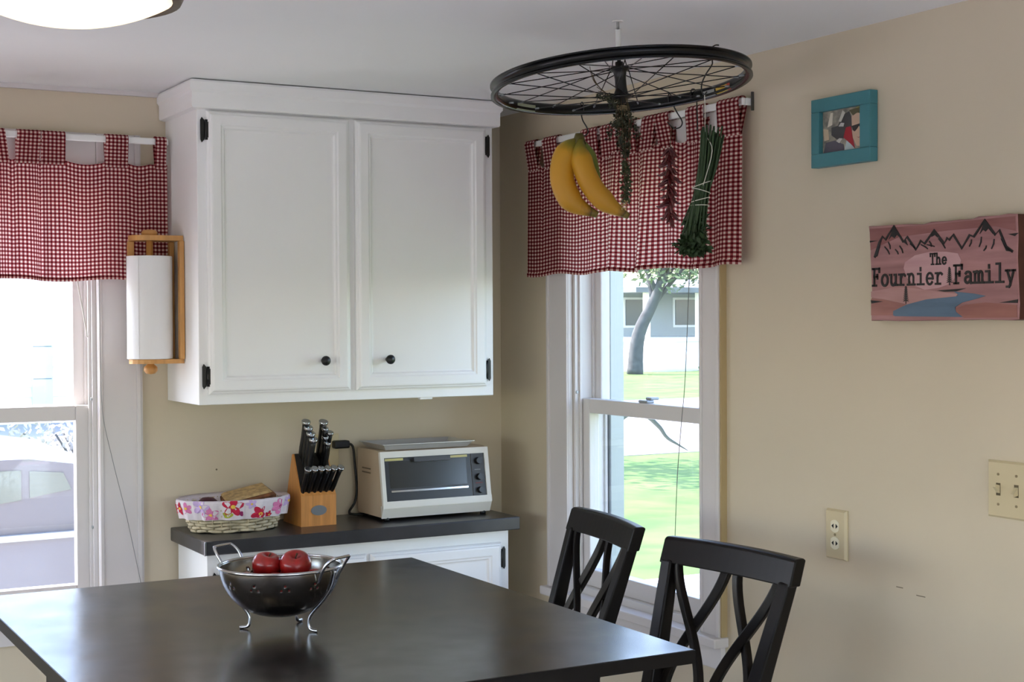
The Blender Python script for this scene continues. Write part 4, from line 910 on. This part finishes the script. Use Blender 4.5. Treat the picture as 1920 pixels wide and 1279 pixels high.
# typewriter lettering: strokes in a unit em (x 0..1, baseline 0, x-height .62, cap 1)
def arc(cx, cy, rx, ry, a0, a1, n=12): return [(cx+rx*math.cos(math.radians(a0+(a1-a0)*k/n)), cy+ry*math.sin(math.radians(a0+(a1-a0)*k/n))) for k in range(n+1)]
ser = lambda x, y, w_=.17: [(x-w_, y), (x+w_, y)]
GL = {
 'F': [[(.26, .03), (.26, .97)], [(.06, .03), (.50, .03)], [(.06, .97), (.90, .97)], [(.88, .99), (.88, .78)], [(.26, .53), (.66, .53)], [(.64, .64), (.64, .42)]],
 'T': [[(.5, .03), (.5, .97)], [(.28, .03), (.72, .03)], [(.06, .97), (.94, .97)], [(.08, .99), (.08, .74)], [(.92, .99), (.92, .74)]],
 'h': [[(.22, .03), (.22, .98)], [(.06, .98), (.22, .98)], [(.04, .03), (.40, .03)], [(.22, .44)]+arc(.50, .38, .25, .23, 150, 0)+[(.75, .03)], [(.58, .03), (.93, .03)]],
 'e': [[(.16, .33), (.84, .33)]+arc(.5, .32, .35, .30, 0, 320, 20)],
 'o': [arc(.5, .31, .36, .30, 0, 360, 24)],
 'u': [[(.04, .60), (.20, .60), (.20, .26)]+arc(.45, .25, .25, .23, 180, 320)+[(.76, .20)], [(.60, .60), (.76, .60), (.76, .03), (.94, .03)]],
 'r': [[(.08, .60), (.30, .60), (.30, .03)], [(.08, .03), (.62, .03)], [(.30, .36)]+arc(.62, .34, .30, .26, 150, 50)],
 'n': [[(.06, .60), (.22, .60), (.22, .03)], [(.04, .03), (.40, .03)], [(.22, .44)]+arc(.50, .38, .25, .23, 150, 0)+[(.75, .03)], [(.58, .03), (.93, .03)]],
 'i': [[(.18, .60), (.52, .60), (.52, .03)], [(.14, .03), (.88, .03)], [(.50, .78), (.50, .92)]],
 'a': [arc(.46, .45, .28, .16, 150, 0)+[(.74, .10), (.80, .03), (.94, .03)], [(.74, .36), (.45, .36)]+arc(.40, .20, .24, .16, 80, 280)+[(.60, .09), (.74, .20)]],
 'm': [[(.0, .60), (.12, .60), (.12, .03)], [(.0, .03), (.26, .03)], [(.12, .46)]+arc(.31, .42, .19, .19, 150, 0)+[(.50, .03)], [(.42, .03), (.62, .03)], [(.50, .46)]+arc(.69, .42, .19, .19, 150, 0)+[(.88, .03)], [(.80, .03), (1.0, .03)]],
 'l': [[(.18, .97), (.52, .97), (.52, .03)], [(.14, .03), (.88, .03)]],
 'y': [[(.18, .60), (.50, .03)], [(.82, .60), (.46, -.14), (.36, -.22), (.14, -.22)], [(.04, .60), (.36, .60)], [(.64, .60), (.96, .60)]],
}
def word(txt, s0, s1, base, cap, wst):
    adv = (s1-s0)/len(txt)
    for i, chh in enumerate(txt):
        m_ = MB()
        for st in GL[chh]:
            pts = [(s0+adv*(i+.04+.92*x), base+cap*y) for x, y in st]
            n = len(pts)
            for k in range(n-1):
                (a, b), (c, d) = pts[k], pts[k+1]; dx, dy = c-a, d-b; l_ = math.hypot(dx, dy) or 1; ux, uy = dx/l_*wst*.45, dy/l_*wst*.45; nx, ny = -dy/l_*wst/2, dx/l_*wst/2
                m_.prism([(a-ux+nx, b-uy+ny), (c+ux+nx, d+uy+ny), (c+ux-nx, d+uy-ny), (a-ux-nx, b-uy-ny)], ST, -.0004, .0020+.00002*k)
        m_.build('letter', M_ink, face)
word('Fournier', .010, .222, -.0285, .0385, .0046)
word('Family', .247, .410, -.0285, .0385, .0046)
word('The', .182, .231, .0125, .0235, .0032)

# ------------------------------------------------------------ outlet and switch on the right wall
oy, oz = 2.5805, 1.0135
ot = thing('wall_outlet', 'ivory duplex outlet low on the right wall', 'outlet', (XR, oy, oz-.057))
def plate_(y0, y1, z0, z1, par, d=.008): 
    return MB().rings([[(XR-.0005, y0, z0), (XR-.0005, y1, z0), (XR-.0005, y1, z1), (XR-.0005, y0, z1)], [(XR-.004, y0, z0), (XR-.004, y1, z0), (XR-.004, y1, z1), (XR-.004, y0, z1)], [(XR-d, y0+.004, z0+.004), (XR-d, y1-.004, z0+.004), (XR-d, y1-.004, z1-.004), (XR-d, y0+.004, z1-.004)]]).build('plate', M_ivory, par)
plate_(oy-.034, oy+.034, oz-.057, oz+.057, ot, .010)
M_slot = mat('dark_slot', (20, 16, 14), .7); M_rec = mat('ivory_receptacle', (232, 224, 196), .35)
for dz in (-.0195, .0195):
    n = 20
    rc = MB().prism([(.0165*max(-.82, min(.82, math.cos(2*PI*k/n))), .0145*math.sin(2*PI*k/n)) for k in range(n)], lambda a, b, d: (XR-.010-d, oy+a, oz+dz+b), -.002, .0012).build('receptacle', M_rec, ot)
    for sy in (-1, 1):
        MB().prism([(sy*.0035, -.0055), (sy*.0105, 0), (sy*.0035, .0055)], lambda a, b, d: (XR-.0112-d, oy+a, oz+dz+b), -.0005, .0003).build('slot', M_slot, rc)
MB().cyl((XR-.0095, oy, oz), (XR-.0112, oy, oz), .003, seg=12).build('screw', mat('dull_brass_screw', (140, 124, 94), .5), ot)
sy0, sy1, sz0, sz1 = 2.016, 2.131, 1.108, 1.222
sw = thing('light_switch', 'ivory two gang toggle switch plate at the right edge of the wall', 'light switch', (XR, 2.0735, sz0))
plate_(sy0, sy1, sz0, sz1, sw)
for yy, upw in ((2.1015, 1), (2.0555, -1)):
    zc = 1.165
    MB().box(XR-.0084, XR-.0070, yy-.0055, yy+.0055, zc-.0125, zc+.0125).build('toggle_slot', mat('toggle_slot', (92, 80, 54), .6), sw)
    MB().rings([[(XR-.008, yy-.0045, zc-.008), (XR-.008, yy+.0045, zc-.008), (XR-.008, yy+.0045, zc+.008), (XR-.008, yy-.0045, zc+.008)], [(XR-.020, yy-.0035, zc+upw*.008-.003), (XR-.020, yy+.0035, zc+upw*.008-.003), (XR-.020, yy+.0035, zc+upw*.008+.003), (XR-.020, yy-.0035, zc+upw*.008+.003)]]).build('toggle', M_ivory, sw)
    for dz in (-.03, .03): MB().cyl((XR-.0075, yy, zc+dz), (XR-.0092, yy, zc+dz), .0028, seg=10).build('screw', MATS['dull_brass_screw'], sw)

# small nail hole and scuffs on the paint
wb, wr = bpy.data.objects['wall_back'], bpy.data.objects['wall_right']
M_mark = mat('scuff_mark', (120, 108, 88), .8)
def mark(par, mb, nm): 
    o_ = mb.build(nm, M_mark, par, local=True); o_.matrix_parent_inverse = Matrix.Translation(-par.location); return o_
mark(wb, MB().cyl((1.343, YB-.0012, 1.073), (1.343, YB+.004, 1.073), .0028, seg=8), 'nail_hole')
for (y, z, l_) in ((2.395, .922, .020), (2.335, .913, .026)): mark(wr, MB().box(XR-.0006, XR+.002, y-l_, y, z, z+.0018), 'scuff')

# ------------------------------------------------------------ ceiling lamp
LX, LY = .555, 2.49
lamp = thing('ceiling_lamp', 'lit cream glass bowl ceiling lamp with bronze ring', 'ceiling lamp', (LX, LY, 2.0))
def lamp_mat():
    m_ = bpy.data.materials.new('lit_cream_glass'); m_.use_nodes = True; b = m_.node_tree.nodes['Principled BSDF']
    b.inputs['Base Color'].default_value = (.9, .82, .62, 1); b.inputs['Roughness'].default_value = .3
    b.inputs['Emission Color'].default_value = (1, .80, .48, 1); b.inputs['Emission Strength'].default_value = .38; return m_
R_, zb = .345, 1.998
MB().lathe([(max(.0001, R_*math.sin(a)), zb+R_*(1-math.cos(a))) for a in [i*.0385*1.4/1.0*.97 for i in range(11)]], (LX, LY, 0), 48).build('glass_bowl', lamp_mat(), lamp)
rb = R_*math.sin(10*.0385*1.4*.97); zr = zb+R_*(1-math.cos(10*.0385*1.4*.97))
M_bronze = mat('dark_bronze', (96, 74, 50), .4, metal=.6)
MB().lathe([(rb-.006, zr-.002), (rb+.010, zr-.004), (rb+.014, zr+.004), (rb+.012, zr+.014), (.12, zr+.03), (.10, ZC-.0005), (.0001, ZC-.0005)], (LX, LY, 0), 48).build('lamp_ring', M_bronze, lamp)
for k in range(3):
    a = k*2.09+.55; MB().lathe([(.0001, -.008), (.006, -.006), (.008, 0), (.006, .006), (.0001, .008)], (LX+(rb+.018)*math.cos(a), LY+(rb+.018)*math.sin(a), zr+.006), 12).build('ring_screw', M_bronze, lamp)

# ------------------------------------------------------------ outdoors
GZ = -.6
M_grass = mat('lawn_grass', (66, 104, 38), .9, rgb2=(100, 124, 60), vscale=1.6, bump=1, bscale=14)
M_conc = mat('pale_concrete', (222, 220, 220), .85, var=.12, vscale=2)
M_road = mat('grey_asphalt', (146, 144, 144), .85, var=.1, vscale=1)
M_bark = mat('tree_bark', (84, 86, 88), .9, var=.35, vscale=5); M_leaf = mat('spring_leaves', (104, 124, 84), .8, var=.35, vscale=2)
m = MB(); m.box(-60, 120, -40, 140, GZ-.3, GZ); struct('ground', m, M_grass, 'green lawn outside the windows')
m = MB(); m.box(-30, 4.4, 4.6, 14.5, GZ-.02, GZ+.012); struct('driveway', m, M_conc, 'pale concrete driveway outside the left window')
m = MB(); m.box(4.4, 14, 6.0, 9.75, GZ-.02, GZ+.010); struct('garden_path', m, M_conc, 'pale concrete path outside the right window')
m = MB(); m.box(-60, 120, 18.6, 30.8, GZ-.02, GZ+.008); struct('road', m, M_road, 'pale grey road beyond the lawn')
def tree(label, base, h_, r0, lean, crown, nleaf, seed, lm=None):
    t = thing('tree', label, 'tree', base); rd = random.Random(seed); B = Vector(base)
    P = fillet([B, B+Vector((lean[0]*.1, lean[1]*.1, h_*.3)), B+Vector((lean[0]*.55, lean[1]*.55, h_*.6)), B+Vector((lean[0], lean[1], h_))], 5)
    MB().tube(P, [r0*(1-.6*i/(len(P)-1)) for i in range(len(P))], 10).build('trunk', M_bark, t)
    top = P[-1]
    m_ = MB()
    for k in range(6):
        a = k*1.05+rd.random(); s0 = P[len(P)//2+k % 5]; e_ = top+Vector((crown*.7*math.cos(a), crown*.7*math.sin(a), crown*rd.uniform(-.3, .5))); m_.tube(fillet([s0, s0.lerp(e_, .5)+Vector((0, 0, .2)), e_], 3), [r0*.35*(1-.1*i) for i in range(7)], 6)
    m_.build('branches', M_bark, t)
    m_ = MB()
    for k in range(nleaf):
        a, b, q = rd.random()*2*PI, math.acos(rd.uniform(-1, 1)), crown*rd.random()**.4
        p = top+Vector((q*math.sin(b)*math.cos(a), q*math.sin(b)*math.sin(a), q*.8*math.cos(b))); s_ = rd.uniform(.10, .22)*crown/3
        d = Vector((rd.uniform(-1, 1), rd.uniform(-1, 1), rd.uniform(-1, 1))).normalized(); e_ = d.orthogonal().normalized()
        m_.tris([[p, p+d*s_+e_*s_*.5, p+d*s_*2, p+d*s_-e_*s_*.5]])
    tag(m_.build('foliage', lm or M_leaf, t), kind='stuff')
tree('grey leaning tree across the road seen through the right window', (29.9, 44.5, GZ), 4.8, .30, (1.2, -.8), 2.3, 1500, 1)
tree('slim pale tree in front of the far porch', (33.3, 44.2, GZ), 6.2, .20, (-.9, .3), 2.2, 1300, 2)
tree('leafy tree behind the left end of the far house', (33.0, 68.0, GZ), 6.0, .4, (0, 0), 4.2, 2200, 3)
tree('leafy tree behind the right end of the far house', (49.0, 68.5, GZ), 6.0, .4, (0, 0), 4.4, 2400, 13)
tree('leafy tree behind the middle of the far house', (42.0, 79.0, GZ), 6.6, .4, (0, 0), 4.4, 2400, 14)
tree('roadside tree left of the right window view', (9.2, 19.4, GZ), 5.5, .22, (.3, 0), 2.2, 1200, 4)
# far house with porch
hs_ = thing('house', 'pale house with white porch posts across the road', 'house', (41, 55, GZ))
M_hw = mat('pale_house_siding', (168, 174, 174), .8); M_hroof = mat('grey_shingle_roof', (124, 128, 132), .9, var=.2, vscale=2); M_hdk = mat('porch_shade', (120, 128, 126), .8); M_white = mat('house_white', (236, 236, 234), .7)
MB().box(34, 52, 53, 60, GZ, 2.7).build('wall', M_hw, hs_)
MB().box(33.4, 52.6, 49.4, 53, .45, .62).build('porch_floor', M_white, hs_); MB().box(33.5, 52.5, 49.5, 52.9, GZ, .45).build('porch_skirt', M_white, hs_)
MB().rings([[(33, 49, 2.45), (53, 49, 2.45), (53, 61, 2.45), (33, 61, 2.45)], [(33, 49, 2.65), (53, 49, 2.65), (53, 61, 2.65), (33, 61, 2.65)], [(34, 55, 3.15), (52, 55, 3.15), (52, 56, 3.15), (34, 56, 3.15)]]).build('roof', M_hroof, hs_)
for x in (33.8, 36.4, 39.0, 42, 45, 48, 51): MB().box(x, x+.22, 49.5, 49.72, .62, 2.45).build('porch_post', M_white, hs_)
for x in (35.0, 37.6, 41, 45):
    wn = MB().box(x, x+1.3, 52.94, 53.0, 1.0, 2.3).build('window', M_white, hs_); MB().box(x+.1, x+1.2, 52.9, 52.945, 1.1, 2.2).build('pane', mat('far_pane', (70, 84, 92), .15), wn)
MB().box(39.1, 40.2, 52.92, 53.0, .62, 2.3).build('door', M_hdk, hs_)
# pale rounded boulder and bank
m = MB(); m.lathe([(.0001, 1.2), (.7, 1.1), (1.3, .75), (1.7, .3), (1.8, -.05)], (32.6, 47.3, GZ), 20); tag(m.build('boulder', mat('pale_rock', (232, 230, 222), .9, var=.1, vscale=1.2)), 'large pale rounded boulder across the road below the porch', 'boulder')
# bent twig outside right window
tg = fillet([(3.72, 5.8, GZ-.02), (3.722, 5.8, .3), (3.74, 5.8, .80), (3.81, 5.8, 1.02), (3.93, 5.8, 1.055), (4.03, 5.8, .99), (4.078, 5.8, .934), (4.14, 5.8, .898), (4.203, 5.8, .864)], 5)
tag(MB().tube(tg, [.013*(1-(i/(len(tg)-1))**3)+.0012 for i in range(len(tg))], 6).build('arching_twig', mat('twig_grey', (84, 92, 88), .8)), 'curved grey twig arching down outside the right window', 'twig')
# white house seen through the left window
wh2 = thing('house', 'white clapboard house beyond the driveway outside the left window', 'house', (4, 33, GZ))
MB().box(-8, 14, 30.6, 38, GZ, 3.6).build('wall', mat('white_house_wall', (238, 240, 240), .8), wh2)
m0 = None
for k in range(20):
    z = GZ+.15+k*.2
    o_ = MB().prism([(30.6, z), (30.55, z), (30.585, z+.2), (30.6, z+.2)], lambda y, zz, d: (d, y, zz), -8, 14).build('clapboard', MATS['white_house_wall'], wh2) if m0 is None else dup(m0, 'clapboard', wh2, Matrix.Translation((0, 0, .2*k)))
    m0 = m0 or o_
MB().prism([(30.0, 3.5), (38.6, 3.5), (34.3, 6.4)], lambda y, zz, d: (d, y, zz), -8.6, 14.6).build('roof', M_hroof, wh2)
dd = MB().box(6.02, 6.42, 30.5, 30.56, -.35, 1.42).build('door', mat('pale_blue_door', (198, 214, 220), .6), wh2)
for z in (.3, .95): MB().box(6.04, 6.40, 30.49, 30.5, z, z+.02).build('door_rail', M_hdk, dd)
wn = MB().box(4.2, 5.3, 30.5, 30.56, .6, 2.2).build('window', M_white, wh2); MB().box(4.3, 5.2, 30.48, 30.505, .7, 2.1).build('pane', mat('sky_pane', (190, 205, 214), .2), wn)
# parked car
cr = thing('car', 'silver grey car parked on the driveway outside the left window', 'car', (-.6, 8.1, GZ+.012))
M_car = mat('silver_car_paint', (104, 104, 112), .35, coat=.3); M_cg = mat('car_window_glass', (96, 108, 106), .08, spec=.8); M_tyre = mat('tyre_rubber', (30, 30, 32), .8)
low = [(-2.3, .30), (-2.38, .55), (-2.25, .86), (-1.2, 1.02), (1.95, 1.06), (2.12, .95), (2.16, .6), (2.12, .30)]
cab = [(-1.3, 1.0), (-.75, 1.38), (-.2, 1.46), (1.6, 1.45), (1.90, 1.40), (2.10, 1.05)]
CYc, CXc = 8.28, -.15
def cf(x, z, d): return (CXc+x, CYc+d, GZ+.012+z)
MB().rings([[cf(a, b, d) for a, b in [(x*s_, .3+(z-.3)*(.94+.06*s_)) for x, z in low]] for d, s_ in ((-.88, .97), (-.82, 1), (.82, 1), (.88, .97))]).build('body', M_car, cr)
MB().rings([[cf(a, b, d) for a, b in q] for d, q in ((-.84, [(x, 1.0+(z-1.0)*.93) for x, z in cab]), (-.66, cab), (.66, cab), (.84, [(x, 1.0+(z-1.0)*.93) for x, z in cab]))]).build('cabin', M_car, cr)
for q in ([(-1.0, 1.1), (-.55, 1.36), (.55, 1.38), (.55, 1.12)], [(.62, 1.12), (.62, 1.38), (1.56, 1.365), (1.56, 1.22)], [(1.60, 1.23), (1.60, 1.36), (1.76, 1.345), (1.80, 1.26)]):
    for sd_ in (-1, 1): MB().prism(q, cf, sd_*.825, sd_*.846).build('side_window', M_cg, cr)
for sd_ in (-1, 1): MB().prism([(-2.2, 1.0), (2.1, 1.03), (2.1, 1.06), (-2.2, 1.03)], cf, sd_*.85, sd_*.888).build('side_moulding', M_alu, cr)
for x in (-1.4, 1.35):
    for sd_ in (-1, 1):
        wl = MB().lathe([(.0001, -.1), (.30, -.1), (.32, -.06), (.32, .06), (.30, .1), (.0001, .1)], cf(x, .32, sd_*.80), 24, axis='y').build('tyre', M_tyre, cr)
        MB().lathe([(.0001, -.105), (.19, -.105), (.2, -.1), (.2, .1), (.19, .105), (.0001, .105)], cf(x, .32, sd_*.80), 20, axis='y').build('wheel_hub', M_alu, wl)
# shrub by the drive
sh = thing('shrub', 'loose pale shrub beyond the car outside the left window', 'shrub', (3.9, 16.2, GZ)); m = MB(); rd = random.Random(5)
for k in range(1600):
    a = rd.random()*2*PI; q = rd.random()**.5; p = Vector((3.9+1.0*q*math.cos(a), 16.2+.5*q*math.sin(a), GZ+rd.uniform(.1, .98))); d = Vector((rd.uniform(-1, 1), rd.uniform(-1, 1), rd.uniform(-.2, 1))).normalized()*.04; e_ = d.orthogonal()*.5
    m.tris([[p, p+d+e_, p+d*2, p+d-e_]])
tag(m.build('foliage', mat('pale_shrub_leaves', (176, 172, 168), .8, var=.2, vscale=6), sh), kind='stuff')
m = MB()
for k in range(9): m.tube([(3.9, 16.2, GZ-.02), (3.9+math.cos(k)*.4, 16.2+math.sin(k)*.2, GZ+.5), (3.9+math.cos(k)*.8, 16.2+math.sin(k)*.35, GZ+.9)], .012, 5)
m.build('stems', M_bark, sh)
m = MB(); m.box(-14, XL-TH-.1, -14, 4.4, GZ-.02, GZ+.011); m.box(XL-TH-.1, 8, -14, YF-TH-.1, GZ-.02, GZ+.011); struct('bounce_patio', m, mat('bounce_pavers', (174, 163, 162), .9, var=.15, vscale=3), 'unseen paved ground around the house, added to set the bounced light')  # unseen paving added outside the extra windows to set the bounced light
